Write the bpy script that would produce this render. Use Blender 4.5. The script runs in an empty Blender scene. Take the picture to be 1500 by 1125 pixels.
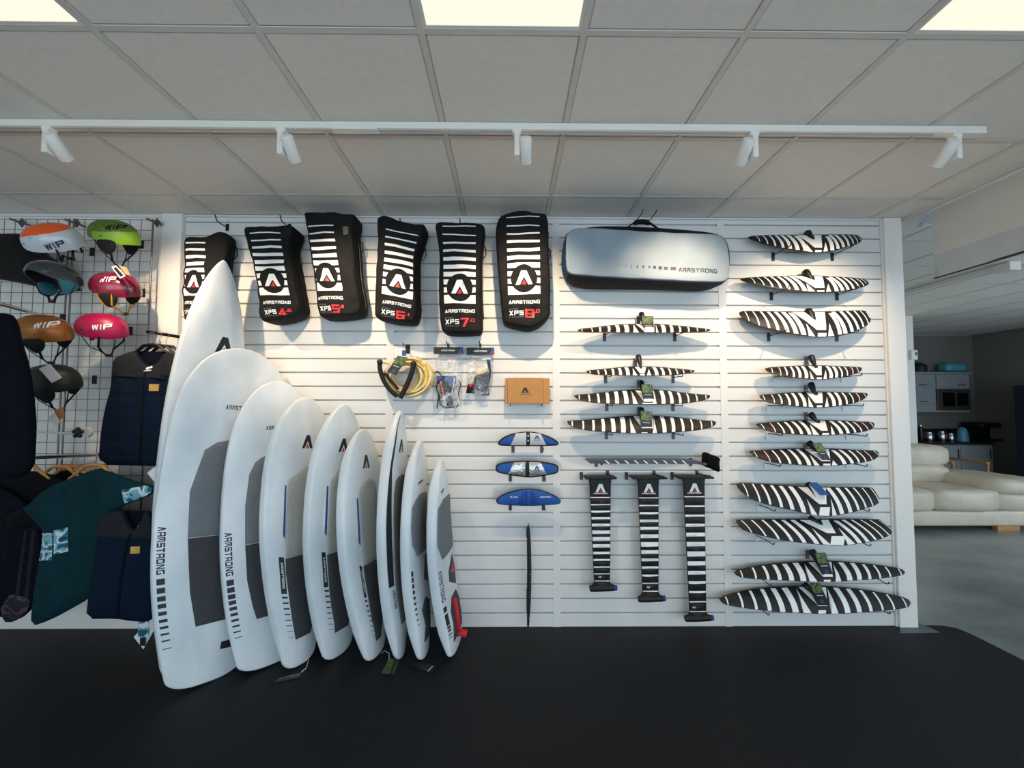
import bpy, bmesh, math, random
from math import sin, cos, pi, sqrt, radians
from mathutils import Vector, Matrix
from mathutils.geometry import delaunay_2d_cdt
random.seed(7)
scene = bpy.context.scene
COL = scene.collection

# ------------------------------------------------------------------ camera
FPX, YAW, PIT, ROL = 597.307, -0.0086, 0.0450, 0.0017
CAMP = Vector((0.0, -2.9422, 1.5781))
camd = bpy.data.cameras.new('camera'); cam = bpy.data.objects.new('camera', camd); COL.objects.link(cam)
camd.sensor_fit = 'HORIZONTAL'; camd.sensor_width = 36.0; camd.lens = FPX / 1500 * 36; camd.clip_start = 0.05
CAMR = Matrix.Rotation(YAW, 4, 'Z') @ Matrix.Rotation(pi / 2 + PIT, 4, 'X') @ Matrix.Rotation(ROL, 4, 'Z')
cam.matrix_world = Matrix.Translation(CAMP) @ CAMR
scene.camera = cam
R3 = CAMR.to_3x3()

# ------------------------------------------------------------------ light and exposure
scene.view_settings.view_transform = 'Standard'; scene.view_settings.look = 'None'
scene.view_settings.gamma = 1.0; scene.view_settings.use_curve_mapping = False
scene.view_settings.exposure = 0.38
wd = bpy.data.worlds.new('daylight'); scene.world = wd; wd.use_nodes = True
bg = wd.node_tree.nodes['Background']; bg.inputs[0].default_value = (0.67, 0.85, 1.0, 1); bg.inputs[1].default_value = 2.6
WINS = [(-4.3, -1.6), (-1.4, 1.3), (1.5, 4.2), (4.4, 7.1)]     # shop-front panes behind the camera
YB = -6.0
for a, b in WINS:                                              # daylight enters through the panes: portals of the world light
    ld = bpy.data.lights.new('window_daylight', 'AREA'); ld.shape = 'RECTANGLE'; ld.size = b - a; ld.size_y = 2.5
    ld.cycles.is_portal = True
    lo = bpy.data.objects.new('window_daylight', ld); COL.objects.link(lo)
    lo.location = ((a + b) / 2, YB + 0.02, 1.40); lo.rotation_euler = (radians(90), 0, 0)
ld = bpy.data.lights.new('window_daylight', 'AREA'); ld.shape = 'RECTANGLE'; ld.size = 6.8; ld.size_y = 2.5; ld.cycles.is_portal = True   # the long side window at right
lo = bpy.data.objects.new('window_daylight', ld); COL.objects.link(lo); lo.location = (9.38, -2.1, 1.40); lo.rotation_euler = (radians(90), 0, radians(90))
SPOT_W = 55.0
SPOT_C = (1.0, 0.77, 0.52)
PANEL_E = 0.80

# ------------------------------------------------------------------ helpers: pixels of the measured camera to places in the room
def ray(px, py):
    return R3 @ Vector(((px - 750) / FPX, -(py - 562.5) / FPX, -1.0))
def at(px, py, y):
    d = ray(px, py); return CAMP + d * ((y - CAMP.y) / d.y)
def atz(px, py, z):
    d = ray(px, py); return CAMP + d * ((z - CAMP.z) / d.z)
def zoom(o, pts):
    return [(o[0] + p[0] / o[2], o[1] + p[1] / o[2]) + tuple(p[2:]) for p in pts]

# ------------------------------------------------------------------ materials
def lin(c):
    return tuple(((v / 255) / 12.92 if v / 255 <= 0.04045 else (((v / 255) + 0.055) / 1.055) ** 2.4) for v in c)
def mat(name, rgb, rough=0.5, metal=0.0, var=0.0, vscale=8.0, rgb2=None, bump=0.0, bscale=60.0, coat=0.0, stretch=None, emit=None, spec=None):
    m = bpy.data.materials.new(name); m.use_nodes = True; nt = m.node_tree; N = nt.nodes; b = N['Principled BSDF']
    c = lin(rgb); b.inputs['Base Color'].default_value = (*c, 1); b.inputs['Roughness'].default_value = rough
    b.inputs['Metallic'].default_value = metal
    if spec is not None: b.inputs['Specular IOR Level'].default_value = spec
    if coat: b.inputs['Coat Weight'].default_value = coat; b.inputs['Coat Roughness'].default_value = 0.08
    tc = N.new('ShaderNodeTexCoord'); mp = N.new('ShaderNodeMapping'); nt.links.new(tc.outputs['Object'], mp.inputs[0])
    if stretch: mp.inputs['Scale'].default_value = stretch
    if var or rgb2:
        n = N.new('ShaderNodeTexNoise'); n.inputs['Scale'].default_value = vscale; n.inputs['Detail'].default_value = 5
        nt.links.new(mp.outputs[0], n.inputs['Vector'])
        r = N.new('ShaderNodeValToRGB'); nt.links.new(n.outputs['Fac'], r.inputs[0])
        c2 = lin(rgb2) if rgb2 else tuple(v * (1 - var) for v in c)
        c1 = c if rgb2 else tuple(min(1, v * (1 + var)) for v in c)
        r.color_ramp.elements[0].color = (*c2, 1); r.color_ramp.elements[1].color = (*c1, 1)
        r.color_ramp.elements[0].position = 0.35; r.color_ramp.elements[1].position = 0.65
        nt.links.new(r.outputs[0], b.inputs['Base Color'])
    if bump:
        n2 = N.new('ShaderNodeTexNoise'); n2.inputs['Scale'].default_value = bscale; n2.inputs['Detail'].default_value = 3
        nt.links.new(mp.outputs[0], n2.inputs['Vector'])
        bp = N.new('ShaderNodeBump'); bp.inputs['Strength'].default_value = bump; bp.inputs['Distance'].default_value = 0.01
        nt.links.new(n2.outputs['Fac'], bp.inputs['Height']); nt.links.new(bp.outputs[0], b.inputs['Normal'])
    if emit:
        b.inputs['Emission Color'].default_value = (*emit[0], 1); b.inputs['Emission Strength'].default_value = emit[1]
    return m
def camo(name, cols, scale):
    m = mat(name, cols[0], 0.7); nt = m.node_tree; N = nt.nodes; b = N['Principled BSDF']
    tc = [n for n in N if n.type == 'TEX_COORD'][0]
    n = N.new('ShaderNodeTexNoise'); n.inputs['Scale'].default_value = scale; n.inputs['Detail'].default_value = 1.0
    nt.links.new(tc.outputs['Object'], n.inputs['Vector'])
    r = N.new('ShaderNodeValToRGB'); r.color_ramp.interpolation = 'CONSTANT'; nt.links.new(n.outputs['Fac'], r.inputs[0])
    e = r.color_ramp.elements; e[0].color = (*lin(cols[0]), 1); e[0].position = 0; e[1].color = (*lin(cols[1]), 1); e[1].position = .44
    for i, c in enumerate(cols[2:]):
        q = e.new(.52 + .08 * i); q.color = (*lin(c), 1)
    nt.links.new(r.outputs[0], b.inputs['Base Color'])
    return m
def plastic_clear(name):
    m = bpy.data.materials.new(name); m.use_nodes = True; nt = m.node_tree; N = nt.nodes
    out = N['Material Output']; N.remove(N['Principled BSDF'])
    t = N.new('ShaderNodeBsdfTransparent'); g = N.new('ShaderNodeBsdfGlossy'); g.inputs['Roughness'].default_value = 0.12
    t.inputs[0].default_value = (0.95, 0.96, 0.97, 1)
    n = N.new('ShaderNodeTexNoise'); n.inputs['Scale'].default_value = 45; tc = N.new('ShaderNodeTexCoord'); nt.links.new(tc.outputs['Object'], n.inputs['Vector'])
    bp = N.new('ShaderNodeBump'); bp.inputs['Strength'].default_value = 0.9; bp.inputs['Distance'].default_value = 0.02
    nt.links.new(n.outputs['Fac'], bp.inputs['Height']); nt.links.new(bp.outputs[0], g.inputs['Normal'])
    mx = N.new('ShaderNodeMixShader'); mx.inputs[0].default_value = 0.16
    nt.links.new(t.outputs[0], mx.inputs[1]); nt.links.new(g.outputs[0], mx.inputs[2]); nt.links.new(mx.outputs[0], out.inputs[0])
    return m
M = {}
M['slat'] = mat('white_slat_panel', (226, 224, 220), 0.42, var=0.015, vscale=3)
M['groove'] = mat('slat_groove', (190, 189, 186), 0.6, var=0.05)
M['alu'] = mat('aluminium_insert', (170, 172, 175), 0.35, 0.7, var=0.05)
M['white'] = mat('white_paint', (236, 231, 224), 0.55, var=0.012, vscale=2, bump=0.05, bscale=200)
M['tile'] = mat('ceiling_tile_mineral', (240, 232, 221), 0.9, var=0.02, vscale=30, bump=0.15, bscale=320)
M['tbar'] = mat('ceiling_grid_steel', (220, 213, 203), 0.5, var=0.02)
M['metalwhite'] = mat('white_powder_coat', (240, 233, 223), 0.4, var=0.01)
M['panel'] = mat('led_diffuser', (150, 146, 138), 0.5, emit=((1.0, 0.86, 0.69), PANEL_E))
M['lampface'] = mat('lamp_lens', (255, 240, 215), 0.3, emit=((1.0, 0.86, 0.66), 6.0))
M['black'] = mat('black_plastic', (20, 20, 21), 0.4, var=0.1)
M['blackfab'] = mat('black_nylon', (20, 19, 19), 0.8, var=0.18, vscale=30, bump=0.3, bscale=60, spec=0.25)
M['mesh_grey'] = mat('grey_clear_vinyl', (96, 92, 86), 0.3, var=0.2, vscale=20, bump=0.3, bscale=30)
M['printwhite'] = mat('white_print', (240, 240, 238), 0.55, var=0.01)
M['printred'] = mat('red_print', (214, 32, 38), 0.5, var=0.03)
M['printgrey'] = mat('grey_print', (92, 92, 94), 0.55, var=0.03)
M['printblack'] = mat('black_print', (26, 27, 30), 0.5, var=0.03)
M['printblue'] = mat('blue_print', (36, 78, 150), 0.5, var=0.03)
M['navyprint'] = mat('navy_print', (30, 38, 66), 0.5, var=0.03)
M['carbon'] = mat('carbon_weave', (26, 25, 24), 0.5, var=0.25, vscale=180, spec=0.35)
M['wingwhite'] = mat('wing_white_paint', (244, 244, 242), 0.4, var=0.01)
M['steel'] = mat('bright_steel', (196, 198, 202), 0.22, 1.0, var=0.04)
M['hookgrey'] = mat('dark_hook_steel', (70, 72, 76), 0.35, 0.6, var=0.08)
M['hookblack'] = mat('black_hook_steel', (18, 18, 20), 0.35, 0.3, var=0.08)
M['clearhook'] = mat('pale_acrylic_plate', (226, 232, 238), 0.2, var=0.02)
M['board'] = mat('board_lacquer', (236, 238, 238), 0.36, rgb2=(208, 216, 220), vscale=2.6, coat=0.15, stretch=(1.6, 1.6, 0.8))
M['railwhite'] = M['board']
M['padgrey'] = mat('eva_pad_grey', (118, 121, 124), 0.85, var=0.06, vscale=60, bump=0.25, bscale=180)
M['padlight'] = mat('eva_pad_sand', (172, 171, 164), 0.85, var=0.06, vscale=60, bump=0.25, bscale=180)
M['padmid'] = mat('eva_pad_mid', (120, 119, 118), 0.85, var=0.06, vscale=60, bump=0.25, bscale=180)
M['paddark'] = mat('eva_pad_dark', (62, 63, 66), 0.85, var=0.08, vscale=60, bump=0.25, bscale=180)
M['padbrown'] = mat('eva_pad_taupe', (104, 99, 95), 0.85, var=0.06, vscale=60, bump=0.25, bscale=180)
M['red'] = mat('red_webbing', (205, 30, 40), 0.6, var=0.08)
M['blue'] = mat('blue_neoprene', (28, 84, 160), 0.7, var=0.08, vscale=30, bump=0.15)
M['blue2'] = mat('deep_blue_neoprene', (24, 62, 140), 0.7, var=0.08, vscale=30, bump=0.15)
M['bagblue'] = mat('petrol_blue_nylon', (22, 78, 118), 0.7, var=0.12, vscale=20, bump=0.2)
M['baggrey'] = mat('grey_tarpaulin', (138, 152, 163), 0.7, 0.0, var=0.04, vscale=5, bump=0.3, bscale=7, stretch=(1.3, 1, 2))
M['silver'] = mat('silver_foil', (205, 200, 192), 0.28, 0.75, var=0.06, vscale=30, bump=0.7, bscale=28)
M['cloth_grey'] = mat('pale_grey_fabric', (200, 200, 202), 0.7, var=0.03, bump=0.15)
M['card'] = mat('brown_cardboard', (186, 134, 78), 0.8, var=0.05, vscale=14, bump=0.1)
M['cardline'] = mat('cardboard_edge', (122, 82, 44), 0.85, var=0.05)
M['rope'] = mat('yellow_rope', (236, 214, 138), 0.75, rgb2=(214, 180, 92), vscale=120, bump=0.4, bscale=200)
M['ropewhite'] = mat('cream_rope', (240, 232, 208), 0.75, rgb2=(214, 198, 160), vscale=120, bump=0.4, bscale=200)
M['foam'] = mat('black_eva_foam', (22, 22, 22), 0.85, var=0.12, vscale=60)
M['tagdark'] = mat('dark_swing_tag', (34, 34, 34), 0.4, rgb2=(44, 42, 36), vscale=18)
M['taggreen'] = mat('green_leaf_tag', (112, 138, 74), 0.4, rgb2=(44, 52, 30), vscale=55)
M['clear'] = plastic_clear('clear_polybag')
M['orange'] = mat('orange_plastic', (238, 92, 30), 0.45, var=0.04)
M['cream'] = mat('cream_webbing', (232, 216, 180), 0.7, var=0.04)
M['rubber'] = mat('black_rubber_floor', (19, 20, 24), 0.6, var=0.10, vscale=2.2, bump=0.22, bscale=150, spec=0.3)
M['concrete'] = mat('polished_concrete', (150, 155, 154), 0.30, rgb2=(116, 122, 123), vscale=1.6, bump=0.03, bscale=30, stretch=(1.0, 2.2, 1))
M['slate'] = mat('grey_floor_plate', (92, 98, 104), 0.5, var=0.05)
M['wire'] = mat('zinc_wire', (120, 112, 108), 0.35, 0.8, var=0.05)
M['bracket'] = mat('dull_zinc_bracket', (112, 108, 102), 0.45, 0.7, var=0.08)
M['chrome'] = mat('chrome', (220, 222, 225), 0.1, 1.0, var=0.02)
M['wood'] = mat('beech_wood', (206, 150, 84), 0.5, rgb2=(186, 128, 66), vscale=9, stretch=(1, 1, 8))
M['navyfab'] = mat('navy_neoprene', (7, 25, 43), 0.85, var=0.12, vscale=16, bump=0.3, bscale=24, spec=0.15)
M['greyfab'] = mat('charcoal_neoprene', (36, 37, 40), 0.85, var=0.1, vscale=16, bump=0.25, bscale=24, spec=0.15)
M['darkfab'] = mat('black_neoprene', (9, 10, 13), 0.85, var=0.15, vscale=16, bump=0.3, bscale=18, spec=0.15)
M['inknavy'] = mat('ink_navy_neoprene', (6, 9, 20), 0.85, var=0.15, vscale=12, bump=0.3, bscale=14, spec=0.15)
M['tealfab'] = mat('dark_teal_lycra', (9, 46, 52), 0.85, var=0.12, vscale=9, bump=0.3, bscale=12, spec=0.15)
M['camo'] = camo('teal_camo_print', [(20, 84, 100), (120, 170, 184), (206, 222, 224), (40, 110, 130), (14, 50, 62)], 15)
M['pinkcamo'] = camo('dusky_pattern_print', [(18, 18, 30), (86, 58, 66), (26, 26, 40), (60, 42, 52)], 12)
M['gold'] = mat('gold_patch', (206, 158, 72), 0.45, 0.2, var=0.12, vscale=90)
M['paper'] = mat('white_paper_tag', (228, 228, 232), 0.7, var=0.02)
M['kraft'] = mat('kraft_tag', (176, 128, 82), 0.8, var=0.05)
M['h_orange'] = mat('helmet_orange', (246, 92, 20), 0.3, var=0.03, coat=0.4)
M['h_white'] = mat('helmet_pearl_grey', (206, 208, 212), 0.22, var=0.02, coat=0.5)
M['h_lime'] = mat('helmet_lime', (132, 176, 34), 0.4, var=0.04)
M['h_olive'] = mat('helmet_olive', (88, 112, 34), 0.4, var=0.25, vscale=40)
M['h_slate'] = mat('helmet_slate', (46, 56, 58), 0.2, var=0.06, coat=0.6)
M['h_wine'] = mat('helmet_burgundy', (118, 24, 52), 0.22, var=0.06, coat=0.5)
M['h_copper'] = mat('helmet_copper', (166, 102, 46), 0.38, 0.35, var=0.05)
M['h_pink'] = mat('helmet_raspberry', (164, 14, 72), 0.4, var=0.04)
M['h_black'] = mat('helmet_black', (34, 33, 32), 0.5, var=0.08)
M['lining'] = mat('black_helmet_lining', (14, 14, 15), 0.85, var=0.1)
M['yellow'] = mat('yellow_webbing', (240, 166, 20), 0.6, var=0.04)
M['purple'] = mat('purple_clip', (84, 60, 140), 0.5, var=0.04)
M['tealpad'] = mat('teal_pad', (26, 96, 112), 0.7, var=0.05)
M['leather'] = mat('cream_leather', (224, 210, 188), 0.42, rgb2=(212, 198, 176), vscale=5, bump=0.18, bscale=14)
M['fabricgrey'] = mat('grey_banner_vinyl', (212, 205, 196), 0.6, var=0.03, vscale=2)
M['bannerhem'] = mat('grey_banner_hem', (190, 192, 190), 0.6, var=0.03)
M['navyedge'] = mat('navy_edge_tape', (44, 52, 74), 0.6, var=0.05)
M['kitchenwall'] = mat('grey_kitchen_wall', (128, 123, 118), 0.8, var=0.02, vscale=2)
M['cab'] = mat('grey_cabinet', (150, 152, 156), 0.5, var=0.03)
M['worktop'] = mat('dark_worktop', (34, 31, 30), 0.4, var=0.12, vscale=40)
M['applblue'] = mat('aqua_enamel', (86, 168, 190), 0.35, var=0.03)
M['darkblue'] = mat('dark_blue_shelf', (32, 38, 50), 0.6, var=0.05)
M['glassdark'] = mat('dark_oven_glass', (14, 14, 15), 0.12, var=0.05)
M['frame'] = mat('anthracite_window_frame', (60, 62, 66), 0.45, 0.3, var=0.04)
M['pipe'] = mat('black_edge_binding', (16, 18, 28), 0.7, var=0.08)

# ------------------------------------------------------------------ object helpers
ORG = {}
def prop(o, label=None, cat=None, group=None, kind=None):
    if label: o['label'] = label
    if cat: o['category'] = cat
    if group: o['group'] = group
    if kind: o['kind'] = kind
    return o
def thing(name, label, cat, loc, group=None):
    o = bpy.data.objects.new(name, None); COL.objects.link(o); o.location = loc; o.empty_display_size = 0.05
    ORG[o] = Vector(loc); return prop(o, label, cat, group)
class MB:
    def __init__(s): s.v = []; s.f = []; s.m = []
    def add(s, v, f, m=0):
        n = len(s.v); s.v += [Vector(p) for p in v]; s.f += [tuple(i + n for i in q) for q in f]
        s.m += ([m] * len(f) if isinstance(m, int) else list(m)); return s
    def box(s, lo, hi, m=0):
        (a, b, c), (d, e, g) = lo, hi
        v = [(a, b, c), (d, b, c), (d, e, c), (a, e, c), (a, b, g), (d, b, g), (d, e, g), (a, e, g)]
        return s.add(v, [(0, 3, 2, 1), (4, 5, 6, 7), (0, 1, 5, 4), (1, 2, 6, 5), (2, 3, 7, 6), (3, 0, 4, 7)], m)
    def rbox(s, lo, hi, r=0.01, seg=2, m=0):
        bm = bmesh.new(); bmesh.ops.create_cube(bm, size=1)
        for v in bm.verts: v.co = Vector((lo[i] + (v.co[i] + .5) * (hi[i] - lo[i]) for i in range(3)))
        bmesh.ops.bevel(bm, geom=list(bm.edges), offset=r, segments=seg, profile=.5, affect='EDGES')
        bm.verts.index_update(); s.add([v.co.copy() for v in bm.verts], [tuple(v.index for v in f.verts) for f in bm.faces], m); bm.free(); return s
    def tube(s, path, r, n=8, m=0, cap=True, flat=1.0):
        path = [Vector(p) for p in path]; k = len(path); rs = r if isinstance(r, (list, tuple)) else [r] * k
        V = []; up = None
        for i, p in enumerate(path):
            t = (path[min(i + 1, k - 1)] - path[max(i - 1, 0)]).normalized()
            if up is None:
                up = Vector((0, 0, 1)) if abs(t.z) < .9 else Vector((0, 1, 0))
            a = t.cross(up)
            if a.length < 1e-6: a = t.orthogonal()
            a.normalize(); b = a.cross(t).normalized(); up = b
            for j in range(n):
                th = 2 * pi * j / n; V.append(p + a * (cos(th) * rs[i]) + b * (sin(th) * rs[i] * flat))
        F = [(i * n + j, i * n + (j + 1) % n, (i + 1) * n + (j + 1) % n, (i + 1) * n + j) for i in range(k - 1) for j in range(n)]
        if cap: F += [tuple(range(n - 1, -1, -1)), tuple((k - 1) * n + j for j in range(n))]
        return s.add(V, F, m)
    def lathe(s, base, prof, n=16, m=0, axis='z'):
        V = []; F = []; k = len(prof)
        for (r, h) in prof:
            for j in range(n):
                th = 2 * pi * j / n; x, y, z = r * cos(th), r * sin(th), h
                if axis == 'y': x, y, z = x, z, y
                V.append(Vector(base) + Vector((x, y, z)))
        F = [(i * n + j, i * n + (j + 1) % n, (i + 1) * n + (j + 1) % n, (i + 1) * n + j) for i in range(k - 1) for j in range(n)]
        F += [tuple(range(n - 1, -1, -1)), tuple((k - 1) * n + j for j in range(n))]
        return s.add(V, F, m)
    def ball(s, c, r, n=12, m=0):
        rx, ry, rz = r if isinstance(r, (tuple, list)) else (r, r, r); V = []; k = n // 2
        for i in range(k + 1):
            ph = pi * i / k
            for j in range(n):
                th = 2 * pi * j / n; V.append((c[0] + rx * sin(ph) * cos(th), c[1] + ry * sin(ph) * sin(th), c[2] + rz * cos(ph)))
        F = [(i * n + j, (i + 1) * n + j, (i + 1) * n + (j + 1) % n, i * n + (j + 1) % n) for i in range(k) for j in range(n)]
        return s.add(V, F, m)
    def build(s, name, mats, parent=None, smooth=None, org=None, **pr):
        if not isinstance(mats, (list, tuple)): mats = [mats]
        me = bpy.data.meshes.new(name)
        if parent is not None: o0 = ORG[parent] if org is None else Vector(org)
        elif org is not None: o0 = Vector(org)
        else:
            xs = [p.x for p in s.v]; ys = [p.y for p in s.v]; o0 = Vector(((min(xs) + max(xs)) / 2, (min(ys) + max(ys)) / 2, min(p.z for p in s.v)))
        me.from_pydata([p - o0 for p in s.v], [], s.f); me.update()
        for q in mats: me.materials.append(M[q] if isinstance(q, str) else q)
        if len(mats) > 1: me.polygons.foreach_set('material_index', s.m)
        bm = bmesh.new(); bm.from_mesh(me); bmesh.ops.remove_doubles(bm, verts=bm.verts, dist=1e-6)
        bmesh.ops.recalc_face_normals(bm, faces=bm.faces); bm.to_mesh(me); bm.free()
        if smooth:
            me.polygons.foreach_set('use_smooth', [True] * len(me.polygons)); me.set_sharp_from_angle(angle=radians(smooth))
        ob = bpy.data.objects.new(name, me); COL.objects.link(ob)
        if parent is None: ob.location = o0
        else:
            ob.parent = parent; ob.location = o0 - ORG[parent]
        ORG[ob] = o0
        return prop(ob, **pr)
def clone(src, name, parent, world):
    o = bpy.data.objects.new(name, src.data); COL.objects.link(o); o.parent = parent
    o.location = Vector(world) - (ORG[parent] if parent else Vector((0, 0, 0))); ORG[o] = Vector(world)
    return o

# ------------------------------------------------------------------ printed solid panel: a closed body whose front carries flat print
def resample(pts, step, closed=True):
    out = []; n = len(pts)
    for i in range(n if closed else n - 1):
        a = Vector(pts[i][:2]); b = Vector(pts[(i + 1) % n][:2]); L = (b - a).length; k = max(1, int(L / step))
        out += [tuple(a.lerp(b, j / k)) for j in range(k)]
    if not closed: out.append(tuple(pts[-1][:2]))
    return out
def smooth_poly(pts, it=2, closed=True):
    for _ in range(it):
        q = []; n = len(pts)
        for i in range(n if closed else n - 1):
            a, b = pts[i], pts[(i + 1) % n]
            q += [(.75 * a[0] + .25 * b[0], .75 * a[1] + .25 * b[1]), (.25 * a[0] + .75 * b[0], .25 * a[1] + .75 * b[1])]
        if not closed: q = [pts[0]] + q + [pts[-1]]
        pts = q
    return pts
def area2(p): return sum(p[i][0] * p[(i + 1) % len(p)][1] - p[(i + 1) % len(p)][0] * p[i][1] for i in range(len(p)))
def inside(p, poly):
    x, y = p; c = False; n = len(poly)
    for i in range(n):
        x1, y1 = poly[i]; x2, y2 = poly[(i + 1) % n]
        if (y1 > y) != (y2 > y) and x < (x2 - x1) * (y - y1) / (y2 - y1) + x1: c = not c
    return c
def inset(poly, r):
    if area2(poly) < 0: poly = poly[::-1]
    n = len(poly); out = []
    for i in range(n):
        a, b, c = Vector(poly[i - 1]), Vector(poly[i]), Vector(poly[(i + 1) % n])
        t = (c - a); t = t.normalized() if t.length > 1e-9 else Vector((1, 0)); out.append((b.x - t.y * r, b.y + t.x * r))
    return out
def seg_dist(p, poly):
    best = 1e9; x, y = p; n = len(poly)
    for i in range(n):
        x1, y1 = poly[i]; x2, y2 = poly[(i + 1) % n]; dx, dy = x2 - x1, y2 - y1; L = dx * dx + dy * dy
        t = 0 if L < 1e-14 else max(0, min(1, ((x - x1) * dx + (y - y1) * dy) / L))
        d = (x1 + t * dx - x) ** 2 + (y1 + t * dy - y) ** 2
        if d < best: best = d
    return sqrt(best)
def panel(mb, outline, prints, map3, top, bot, r=0.01, e=1.0, K=6, grid=0.03, step=0.02, base_m=0, rim_m=None, back_m=None):
    """outline (u,v); prints [(poly, material index)]; map3(u,v,h)->world; top/bot(u,v)->height. r: how far the rim bulges past the front."""
    if rim_m is None: rim_m = base_m
    if back_m is None: back_m = rim_m
    if area2(outline) < 0: outline = outline[::-1]
    ol = resample(outline, step)
    fr = inset(ol, r) if r > 0 else ol
    V = [Vector(p) for p in fr]; E = [(i, (i + 1) % len(fr)) for i in range(len(fr))]
    boxes = []
    for poly, m in prints:
        pp = [tuple(p[:2]) for p in poly]; n0 = len(V); V += [Vector(p) for p in pp]; E += [(n0 + i, n0 + (i + 1) % len(pp)) for i in range(len(pp))]
        boxes.append((min(p[0] for p in pp), max(p[0] for p in pp), min(p[1] for p in pp), max(p[1] for p in pp), pp, m))
    boxes.reverse()
    xs = [p[0] for p in fr]; ys = [p[1] for p in fr]
    if grid:
        nx = int((max(xs) - min(xs)) / grid) + 1; ny = int((max(ys) - min(ys)) / grid) + 1
        for i in range(nx + 1):
            for j in range(ny + 1):
                p = (min(xs) + (i + .5 * (j % 2)) * grid, min(ys) + j * grid)
                if inside(p, fr) and seg_dist(p, fr) > grid * .35: V.append(Vector(p))
    ov, oe, of, _, _, orf = delaunay_2d_cdt(V, E, [], 0, 1e-6)
    fs = []; ms = []
    for f in of:
        f = tuple(f)
        if sum(ov[f[i]].x * ov[f[(i + 1) % 3]].y - ov[f[(i + 1) % 3]].x * ov[f[i]].y for i in range(3)) < 0: f = f[::-1]
        cx_ = sum(ov[i].x for i in f) / 3; cy_ = sum(ov[i].y for i in f) / 3
        if not inside((cx_, cy_), fr): continue
        k = base_m
        for (x0, x1, y0, y1, pp, m) in boxes:
            if x0 <= cx_ <= x1 and y0 <= cy_ <= y1 and inside((cx_, cy_), pp): k = m; break
        fs.append(f); ms.append(k)
    n = len(ov); TV = [map3(p.x, p.y, top(p.x, p.y)) for p in ov]; BV = [map3(p.x, p.y, bot(p.x, p.y)) for p in ov]
    cnt = {}
    for f in fs:
        for i in range(len(f)):
            a, b = f[i], f[(i + 1) % len(f)]; cnt[(a, b)] = 1
    bd = {a: b for (a, b) in cnt if (b, a) not in cnt}
    verts = TV + BV; faces = list(fs) + [tuple(i + n for i in f[::-1]) for f in fs]; mm = list(ms) + [back_m] * len(fs)
    if bd:
        prv = {b: a for a, b in bd.items()}
        loops = {}
        for a in bd:
            if a not in prv: continue
            p, c, q = ov[prv[a]], ov[a], ov[bd[a]]; t = (q - p)
            t = t.normalized() if t.length > 1e-9 else Vector((1, 0)); nrm = Vector((t.y, -t.x))
            ht, hb = top(c.x, c.y), bot(c.x, c.y); mid, hf = (ht + hb) / 2, (ht - hb) / 2; ids = [a]
            for k in range(1, K):
                th = pi * k / K; o_ = r * abs(sin(th)) ** e; cs = cos(th); h_ = mid + hf * (1 if cs > 0 else -1) * abs(cs) ** e
                verts.append(map3(c.x + nrm.x * o_, c.y + nrm.y * o_, h_)); ids.append(len(verts) - 1)
            ids.append(a + n); loops[a] = ids
        for a, b in bd.items():
            if a in loops and b in loops:
                A, B = loops[a], loops[b]
                for k in range(K): faces.append((A[k], A[k + 1], B[k + 1], B[k])); mm.append(rim_m)
    mb.add(verts, faces, mm); return mb
def ellipse(cx, cy, rx, ry, n=24, a0=0, a1=2 * pi):
    return [(cx + rx * cos(a0 + (a1 - a0) * i / n), cy + ry * sin(a0 + (a1 - a0) * i / n)) for i in range(n if a1 - a0 > 6.2 else n + 1)]

# ------------------------------------------------------------------ square techno lettering: each glyph a list of polygons in a unit box
T = .225
def R_(x0, y0, x1, y1): return [(x0, y0), (x1, y0), (x1, y1), (x0, y1)]
top_, bot_, mid_ = R_(0, 1 - T, 1, 1), R_(0, 0, 1, T), R_(0, .5 - T / 2, 1, .5 + T / 2)
lf, rt, lfu, rtu, lfd, rtd = R_(0, 0, T, 1), R_(1 - T, 0, 1, 1), R_(0, .5, T, 1), R_(1 - T, .5, 1, 1), R_(0, 0, T, .5), R_(1 - T, 0, 1, .5)
G = {
 'A': [[(0, 0), (.36, 1), (.64, 1), (1, 0), (.70, 0), (.5, .58), (.30, 0)]],
 'R': [top_, lf, rtu, R_(0, .32, 1, .32 + T * .8), R_(.72, 0, 1, .4)], 'M': [top_, lf, rt, R_(.39, .25, .61, 1)], 'S': [top_, lfu, mid_, rtd, bot_],
 'T': [top_, R_(.37, 0, .63, 1)], 'O': [top_, bot_, lf, rt], 'N': [lf, rt, [(0, 1), (.3, 1), (1, 0), (.7, 0)]], 'G': [top_, bot_, lf, rtd, R_(.55, .38, 1, .38 + T * .8)],
 'X': [[(0, 0), (.3, 0), (1, 1), (.7, 1)], [(.7, 0), (1, 0), (.3, 1), (0, 1)]], 'P': [top_, lf, rtu, R_(0, .36, 1, .36 + T)], 'I': [R_(.33, 0, .67, 1)],
 'W': [[(0, 1), (.2, 1), (.36, 0), (.18, 0)], [(.36, 0), (.18, 0), (.42, 1), (.56, 1)], [(.42, 1), (.56, 1), (.82, 0), (.64, 0)], [(.64, 0), (.82, 0), (1, 1), (.8, 1)]],
 'L': [lf, bot_], 'H': [lf, rt, mid_], 'C': [top_, bot_, lf], 'F': [top_, lf, mid_], 'D': [top_, bot_, lf, rt], 'U': [lf, rt, bot_],
 '.': [R_(.3, 0, .7, .3)]}
T2 = .19
a_, b_, c_ = R_(0, 1 - T2, 1, 1), R_(0, 0, 1, T2), R_(0, .5 - T2 / 2, 1, .5 + T2 / 2)
l1, l2, r1, r2 = R_(0, .5, .24, 1), R_(0, 0, .24, .5), R_(.76, .5, 1, 1), R_(.76, 0, 1, .5)
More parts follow.
